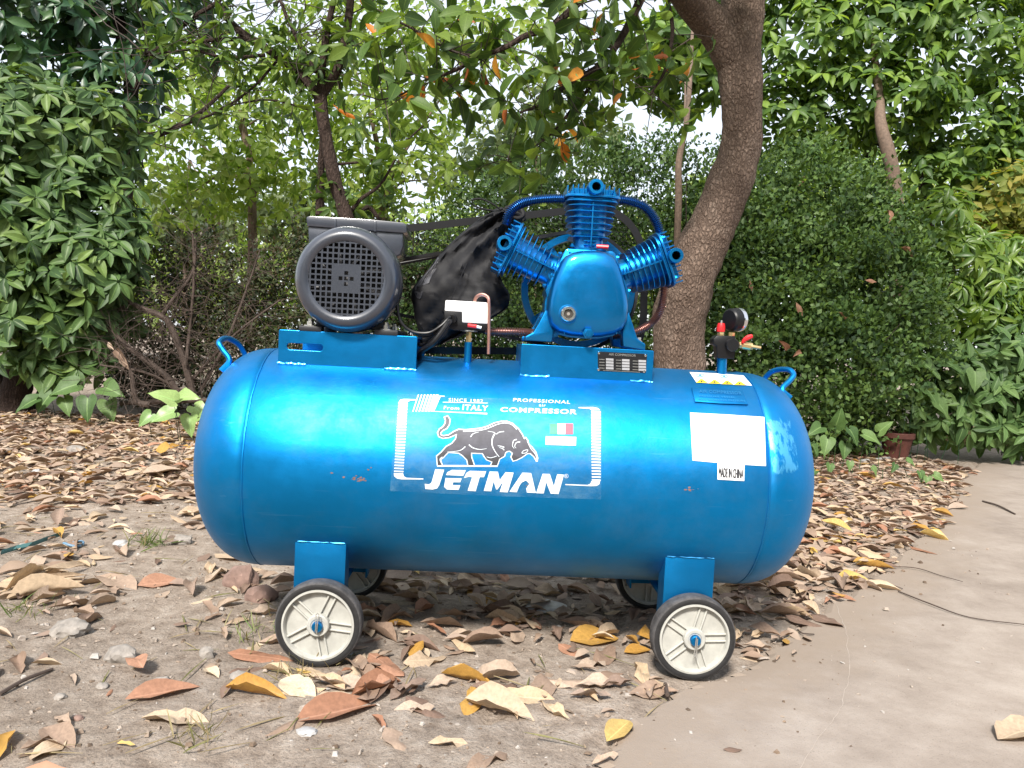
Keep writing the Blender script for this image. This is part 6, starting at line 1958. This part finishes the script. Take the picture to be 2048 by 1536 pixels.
def litter():
    N0 = 26000
    x = rng.uniform(-4.2, 3.6, N0); y = rng.uniform(-1.35, 4.5, N0)
    P = np.stack((x, y, np.zeros(N0)), -1)
    q = proj(P); sd = path_side(x, y)
    dn = litter_density(q[:, 0], q[:, 1], sd)
    # patchy
    pat = .55+.45*np.sin(2.7*x+1.3*np.sin(3.1*y))*np.sin(3.3*y+.8*np.sin(2.2*x))+.3*np.sin(9*x+4*y)
    keep = rng.random(N0) < dn*np.where(dn > .7, 1, np.clip(pat, .1, 1.3))
    # keep wheel contact patches clear
    for wx in (-WX, WX):
        for wy in (-.24, .24): keep &= ~((np.abs(x-wx) < .06) & (np.abs(y-wy) < .05))
    x, y, q, sd = x[keep], y[keep], q[keep], sd[keep]
    n = len(x)
    dens = dn[keep]
    z = np.where(sd > 0, .0035, hgt(x, y))+.004+rng.random(n)*.020*dens
    az = rng.uniform(0, 2*math.pi, n)
    D = np.stack((np.cos(az), np.sin(az), rng.normal(0, .09, n)+.02), -1)
    U = np.stack((rng.normal(0, .17, n), rng.normal(0, .17, n)-.04, np.ones(n)), -1)
    S = rng.uniform(.055, .135, n)*np.where(rng.random(n) < .35, .55, 1)
    Mx = frames(D, U)
    lo = np.stack((x, y, z), -1)-Mx[:, :, 1]*(S*.5)[:, None]
    lo[:, 2] = np.maximum(lo[:, 2], z-.012)
    kind = rng.random(n)
    mats = np.where(kind < .70, 0, np.where(kind < .92, 1, np.where(kind < .940, 2, np.where(kind < .955, 3, 4))))
    names = ('litter', 'litter_pale', 'litter_ochre', 'litter_yellow', 'litter_red')
    colw = ('brown', 'pale tan', 'ochre', 'yellow', 'reddish brown')
    dep = (lo-CAM)@fw
    vis = in_view(lo, -15)
    # behind the tank and the wheels nothing of a leaf shows
    hid = (q[:, 0] > 400) & (q[:, 0] < 1600) & (q[:, 1] > 690) & (q[:, 1] < 1125)
    size = S/dep*FPX*vis*~hid*rng.uniform(.8, 1.2, n)
    order = np.argsort(-size)[:262]
    big = np.zeros(n, bool); big[order] = True
    mesh_ = {k: [leaf_mesh('fallen_leaf', b, nm) for b in DRY] for k, nm in enumerate(names)}
    for i in order:
        o = leaf_parts(mesh_[mats[i]], lo[i:i+1], Mx[i:i+1], S[i:i+1], None, 'fallen_leaf')[0]
        px, py = q[i]
        sz = S[i]/dep[i]*FPX
        szw = 'large' if sz > 150 else ('small' if sz < 85 else 'mid-sized')
        if sd[i] >= 0: where = 'on the concrete path, ' + ('near the right edge' if px > 1800 else 'near the right front wheel')
        elif px < 200: where = 'at the left edge, ' + ('bottom corner' if py > 1380 else 'below the husk' if py > 1200 else 'above the teal strip')
        elif px < 390: where = ('on dirt near the bottom, left of the left wheel' if py > 1380 else 'near the pale concrete lump' if py > 1230 else 'near the green grass tuft' if py > 1020 else 'left of the tank end')
        elif px < 560: where = ('on dirt below and left of the left front wheel' if py > 1340 else 'just left of the left front wheel' if py > 1190 else 'under the left tank end')
        elif px < 740: where = ('on the bottom edge below the left front wheel' if py > 1420 else 'right below the left front wheel' if py > 1300 else 'beside the left wheels')
        elif px < 900: where = ('near the bottom, left of centre' if py > 1400 else 'in front, just right of the left wheel' if py > 1260 else 'under the tank beside the left rear wheel')
        elif px < 1080: where = ('near the bottom at centre' if py > 1400 else 'in front of the tank at centre' if py > 1260 else 'under the middle of the tank')
        elif px < 1310: where = ('near the bottom, left of the path' if py > 1400 else 'in front, left of the right wheel' if py > 1270 else 'under the tank near the right rear wheel')
        elif px < 1560: where = ('beside the right front tyre' if py > 1250 else 'under the right tank end')
        elif px < 1720: where = ('on the heap edge right of the right wheel' if py > 1150 else 'on the heap right of the tank end' if py > 1020 else 'at the back of the heap by the creeping plants')
        else: where = ('on the heap along the path edge' if py > 1040 else 'on the far end of the heap by the path')
        lb = '%s dry %s leaf %s' % (szw, colw[mats[i]], where)
        tag(o, lb, 'leaf', '%s %s fallen leaves %s' % (szw, colw[mats[i]], where))
    for k, nm in enumerate(names):
        m = (~big) & (mats == k)
        if k: continue
    m = ~big
    for k in (0, 1, 2, 3, 4):
        mm = m & (mats == k)
        o = bulk('leaf_litter', [leaf_base(5, 1, (.46, .32, .52, .38, .28)[s], .13, .06, .45, c*.8, w_*.7, s, 0, (.1, .5, .2, .6, .3)[s]) for s, (c, w_) in enumerate(((.25, .10), (.5, .12), (-.3, .12), (.1, .16), (-.5, .10)))], lo[mm], Mx[mm], S[mm], names[k], None, 'stuff')
        if o: tag(o, ('carpet of fallen brown leaves on the ground', 'pale tan leaves strewn through the leaf carpet', 'ochre leaves scattered through the leaf carpet', 'yellow leaves scattered through the leaf carpet', 'reddish brown leaves scattered through the leaf carpet')[k], 'leaf litter')
litter()
# leaves that stand out one by one in the foreground
def key_leaf(p0, p1, mat, label, base, wdt=1.0, lift=.006, tilt=0.0):
    a = gnd(*p0); b = gnd(*p1)
    d = b-a; L = np.linalg.norm(d)
    Lpx = math.hypot(p1[0]-p0[0], p1[1]-p0[1])*((a+b)/2-CAM)@fw/FPX
    Lc = min(L, Lpx*1.35)
    a = (a+b)/2-d/L*Lc/2; b = a+d/L*Lc; d = b-a; L = Lc
    zz = max(ground_z(a[0], a[1]), ground_z(b[0], b[1]))+lift
    a[2] = zz
    M = frames(np.array([d/L+np.array((0, 0, tilt))]), np.array([[rng.normal(0, .2), rng.normal(0, .2)-.25, 1]]))[0]
    vs_, fs, ac = base
    v2 = vs_*np.array((wdt, 1, 1))
    me = leaf_mesh('fallen_leaf', (v2, fs, ac), mat)
    o = leaf_parts([me], np.array([a]), np.array([M]), np.array([L]), None, 'fallen_leaf')[0]
    tag(o, label, 'leaf')
    return o
KB = [leaf_base(7, 2, .40, .15, .06, .45, c, w_, s+20) for s, (c, w_) in enumerate(((.10, .06), (.35, .10), (-.2, .08), (.1, .16), (-.1, .18)))]
key_leaf((1205, 1500), (1268, 1438), 'litter_yellow', 'yellow leaf lying alone on the dirt near the bottom centre', KB[0], 1.0)
key_leaf((882, 1352), (990, 1372), 'litter_ochre', 'ochre yellow leaf in front of the compressor midway between the wheels', KB[1], .9)
key_leaf((1140, 1285), (1238, 1275), 'litter_ochre', 'broad olive yellow leaf just left of the right front wheel', KB[0], 1.5)
key_leaf((1248, 1308), (1302, 1300), 'litter_ochre', 'small ochre leaf touching the right front tyre', KB[0], 1.1)
key_leaf((450, 1383), (575, 1402), 'litter_ochre', 'orange yellow leaf below the left front wheel', KB[1], .7)
key_leaf((560, 1372), (630, 1400), 'litter_pale', 'pale brown leaf overlapping the orange yellow leaf below the left wheel', KB[3], 1.5)
key_leaf((250, 1405), (400, 1372), 'litter_red', 'smooth reddish tan leaf lying flat on the lower left dirt', KB[0], .9)
key_leaf((282, 1446), (420, 1450), 'litter_pale', 'torn pale leaf below the reddish tan leaf at lower left', KB[3], 1.1)
key_leaf((60, 1530), (134, 1482), 'litter_pale', 'pale yellowish leaf in the bottom left corner', KB[4], 1.3)
key_leaf((265, 1310), (290, 1372), 'litter_red', 'upright torn reddish leaf between the pale stones at lower left', KB[3], 1.2, .01, .2)
key_leaf((590, 1452), (765, 1405), 'litter_red', 'large dull purplish brown leaf flat on the dirt below the left wheel', KB[0], 1.0)
key_leaf((455, 1312), (590, 1325), 'litter_red', 'long curled reddish leaf touching the left front tyre', KB[2], .8)
key_leaf((930, 1402), (1068, 1440), 'litter_pale', 'large folded tan leaf on the dirt at the bottom centre', KB[1], 1.2)
key_leaf((985, 1400), (1110, 1398), 'litter_pale', 'tan leaf with yellow edge behind the folded leaf at bottom centre', KB[3], .9)
key_leaf((950, 1215), (1005, 1212), 'litter_ochre', 'orange brown leaf under the middle of the tank', KB[0], 1.2)
key_leaf((815, 1325), (850, 1300), 'litter_ochre', 'small bent amber leaf in front of the tank right of the left wheel', KB[2], 1.1, .01, .3)
key_leaf((1672, 1162), (1745, 1168), 'litter_yellow', 'yellowish leaf at the edge of the path right of the tank', KB[1], 1.2)
key_leaf((1640, 1060), (1702, 1078), 'litter_yellow', 'tan yellow leaf on the heap right of the tank end', KB[0], 1.1, .04)
key_leaf((1430, 1195), (1560, 1168), 'litter_pale', 'big curled tan leaf just behind the right front wheel', KB[1], 1.1, .03)
key_leaf((285, 960), (362, 955), 'litter', 'large veined brown leaf left of the tank end', KB[0], 1.4, .03, .1)
key_leaf((310, 925), (340, 900), 'litter_ochre', 'bright amber leaf standing in the litter left of the tank end', KB[2], 1.3, .03, .4)
key_leaf((108, 1068), (128, 1030), 'litter', 'upright folded tan leaf above the teal strip', KB[1], 1.2, .01, .5)
key_leaf((118, 1110), (150, 1125), 'litter_ochre', 'bright orange leaf piece next to the dry husk at the left', KB[2], 1.5, .01, .2)
key_leaf((152, 1010), (190, 990), 'litter_ochre', 'olive brown narrow leaf on the dirt far left', KB[2], .8)
key_leaf((190, 1155), (275, 1178), 'litter', 'wide brown leaf flat on the dirt left of the left wheel', KB[3], 1.3)
key_leaf((275, 1172), (365, 1160), 'litter_red', 'broad smooth brown leaf next to the wide brown leaf at left', KB[0], 1.3)
key_leaf((1985, 1490), (2100, 1455), 'litter_pale', 'single tan leaf on the concrete at the right bottom edge', KB[3], 1.2)
key_leaf((770, 1170), (830, 1160), 'litter', 'broad brown leaf standing by the left rear wheel', KB[4], 1.5, .02, .3)
# loose bits of soil, bark and gravel
def crumbs():
    N0 = 20000
    x = rng.uniform(-3.2, 2.2, N0); y = rng.uniform(-1.4, 3.0, N0)**1.0
    sd = path_side(x, y)
    ok = rng.random(N0) < np.where(sd > 0, .35*np.exp(-sd*4.0)+.03, 1)
    x, y, sd = x[ok], y[ok], sd[ok]
    n = len(x)
    P = np.stack((x, y, np.where(sd > 0, .0035, hgt(x, y))), -1)
    s_ = np.exp(rng.normal(-5.35, .55, n)); s_ = np.minimum(s_, .02)
    P[:, 2] += s_*.1
    B = [(np.array([(-.5, -.4, 0), (.5, -.45, 0), (.45, .4, 0), (-.4, .5, 0), (-.3, -.25, .5), (.32, -.2, .42), (.25, .25, .5), (-.28, .3, .36)])*np.array((1, f, g)), [(4, 5, 6, 7), (0, 1, 5, 4), (1, 2, 6, 5), (2, 3, 7, 6), (3, 0, 4, 7)], np.ones(8)) for f, g in ((1, 1), (.5, .7), (1.6, .5), (.25, .5))]
    az = rng.uniform(0, 6.28, n)
    D = np.stack((np.cos(az), np.sin(az), rng.normal(0, .15, n)), -1)
    o = bulk('ground_crumbs', B, P, frames(D, np.tile((0, 0, 1.0), (n, 1))+rng.normal(0, .2, (n, 3))), s_, 'debris', None, 'stuff')
    for p in o.data.polygons: p.use_smooth = False
    tag(o, 'loose crumbs of soil, bark and gravel on the dirt', 'gravel')
    # wisps of straw and stalks
    n = 650
    x = rng.uniform(-2.6, 1.6, n); y = rng.uniform(-1.2, 2.4, n); sd = path_side(x, y); ok = sd < .02; x, y = x[ok], y[ok]; n = len(x)
    az = rng.uniform(0, 6.28, n)
    P = np.stack((x, y, hgt(x, y)+.006), -1)
    o = bulk('straw_wisps', [leaf_base(3, 1, .035, .3, .04, .3, 0, .3, s) for s in range(3)], P, frames(np.stack((np.cos(az), np.sin(az), rng.normal(.04, .06, n)), -1), np.tile((0, 0, 1.0), (n, 1))), rng.uniform(.03, .14, n), 'grass_dry', None, 'stuff')
    tag(o, 'thin dry stalks and straw strewn over the dirt', 'straw')
crumbs()
def stone(px, py, wpx, hpx, mat, label, seed, name='stone'):
    g = gnd(px, py+hpx*.4); m = mpp(g[1])
    bm = bmesh.new(); bmesh.ops.create_icosphere(bm, subdivisions=3, radius=1)
    for v in bm.verts:
        c = v.co.copy()
        f = 1+.30*noise.noise(c*1.3+Vector((seed*5, 0, 0)))+.16*noise.noise(c*3.1+Vector((0, seed*3, 0)))+.07*noise.noise(c*8)
        c = c*f
        c.z = max(c.z, -.45)
        v.co = Vector((c.x*wpx/2*m, c.y*wpx/2*m*.8, c.z*hpx/2*m*1.15))
    me = bpy.data.meshes.new(name); bm.to_mesh(me); bm.free()
    me.polygons.foreach_set('use_smooth', [True]*len(me.polygons)); me.set_sharp_from_angle(angle=rad(32))
    o = link(name, me, None, mat)
    o.location = (g[0], g[1]+wpx*.2*m, ground_z(g[0], g[1])+hpx*.22*m)
    tag(o, label, 'stone')
stone(478, 1148, 62, 52, 'stone_brown', 'reddish brown rounded stone under the left end of the tank', 1)
stone(520, 1185, 58, 40, 'stone_brown', 'dark brown lump beside the left front wheel', 2)
stone(235, 1308, 62, 36, 'stone_pale', 'largest pale concrete lump in the lower left dirt', 3)
stone(322, 1365, 36, 26, 'stone_pale', 'grey stone chip right of the torn upright leaf', 4)
stone(410, 1304, 28, 26, 'stone_pale', 'yellowish pebble left of the left front wheel', 5)
stone(478, 1356, 42, 26, 'stone_pale', 'flat rough stone chip below the left front wheel', 6)
stone(202, 1373, 26, 12, 'stone_pale', 'small cream pebble below the largest pale lump', 7)
stone(118, 1392, 24, 12, 'stone_pale', 'small white crumbly stone at the lower left', 8)
stone(612, 1466, 42, 12, 'pvc_white', 'thin white shell-like chip at the bottom left of centre', 9)
stone(358, 1078, 46, 20, 'stone_pale', 'pale flat stone right of the green grass tuft', 10)
stone(238, 1086, 30, 14, 'pvc_white', 'white tile chip left of the green grass tuft', 11)
stone(130, 1260, 70, 34, 'stone_pale', 'broad flat grey stone sunk in dirt below the dry husk', 12)
stone(70, 945, 20, 14, 'pvc_white', 'white pebble in the far left litter', 13)
stone(150, 900, 40, 18, 'stone_pale', 'flat grey stone in the bright litter at the left', 14)
stone(155, 1438, 20, 10, 'stone_brown', 'small dark pebble on the bare dirt at lower left', 15)
stone(1085, 1216, 90, 14, 'pvc_white', 'flat whitish scrap under the tank right of centre', 16)
# dry palm husk at the left edge
def husk():
    org = gnd(70, 1185)
    h = empty('dry_husk', (org[0], org[1], 0)); tag(h, 'crumpled straw coloured dry husk of long strips at the left edge', 'husk')
    for i in range(16):
        a = gnd(rng.uniform(-30, 40), rng.uniform(1170, 1215)); b = gnd(rng.uniform(90, 175), rng.uniform(1140, 1195))
        d = b-a; L = np.linalg.norm(d)*rng.uniform(.75, 1.1)
        me = leaf_mesh('strip', leaf_base(6, 2, .16, .3, .05, .3, rng.uniform(-1.5, 1.5), .25, 40+i), 'litter_pale')
        a[2] = .006+rng.random()*.03
        leaf_parts([me], np.array([a]), frames(np.array([d/np.linalg.norm(d)+np.array((0, 0, rng.uniform(-.03, .16)))]), np.array([[rng.normal(0, .4), rng.normal(0, .4), 1]])), np.array([L]), h, 'strip', (org[0], org[1], 0))
husk()
mb = MB()
P = [gnd(x, y) for x, y in ((2, 1113), (30, 1104), (60, 1098), (90, 1086), (120, 1076))]
lo = [[p+np.array((0, -.012*w_, .012)), p+np.array((0, .012*w_, .020)), p+np.array((0, .014*w_, .010)), p+np.array((0, -.010*w_, .006))] for p, w_ in zip(P, (.2, 1, 1.2, 1, .3))]
tag(mb.loft(lo).build('plastic_strip', 'teal_plastic'), 'dusty teal plastic strip lying on the dirt at the left edge', 'strip')
mb = MB(); c = gnd(147, 1092)
mb.tube([c+np.array((.028*math.cos(a)*1.1, .022*math.sin(a), .008+.004*math.sin(2*a))) for a in np.linspace(0, 5.9, 24)], .0045, 8)
tag(mb.build('plastic_ring', 'blue_plastic'), 'small faded blue plastic loop on the dirt beside the teal strip', 'ring')
def twig_on(pts, r, label):
    mb = MB(); smooth_tube(mb, [gnd(x, y)+np.array((0, 0, .008+.004*(i % 2))) for i, (x, y) in enumerate(pts)], [r, r, r*.8, r*.6][:len(pts)] if len(pts) <= 4 else r, 6, 6)
    tag(mb.build('fallen_twig', 'twig'), label, 'twig')
twig_on([(1796, 1187), (1860, 1215), (1940, 1240), (2060, 1258)], .0022, 'longest thin twig curving across the concrete to the right edge')
twig_on([(1735, 1160), (1765, 1170), (1805, 1182)], .0018, 'short thin twig at the litter edge left of the longest twig')
twig_on([(1770, 1137), (1830, 1142), (1880, 1155), (1925, 1170)], .0018, 'thin curved twig on the concrete above the longest twig')
twig_on([(1965, 1005), (1995, 1015), (2030, 1031)], .005, 'thick short twig on the concrete near the right edge')
twig_on([(1595, 1265), (1605, 1275), (1628, 1274)], .002, 'small hooked twig right of the right front wheel')
twig_on([(0, 1395), (50, 1370), (105, 1345)], .004, 'brown stick lying at the lower left edge')
twig_on([(1580, 1155), (1620, 1160), (1675, 1158)], .003, 'pale twig lying on the litter heap right of the tank')
twig_on([(1330, 1375), (1334, 1400)], .005, 'short bark stick in front of the right front wheel')
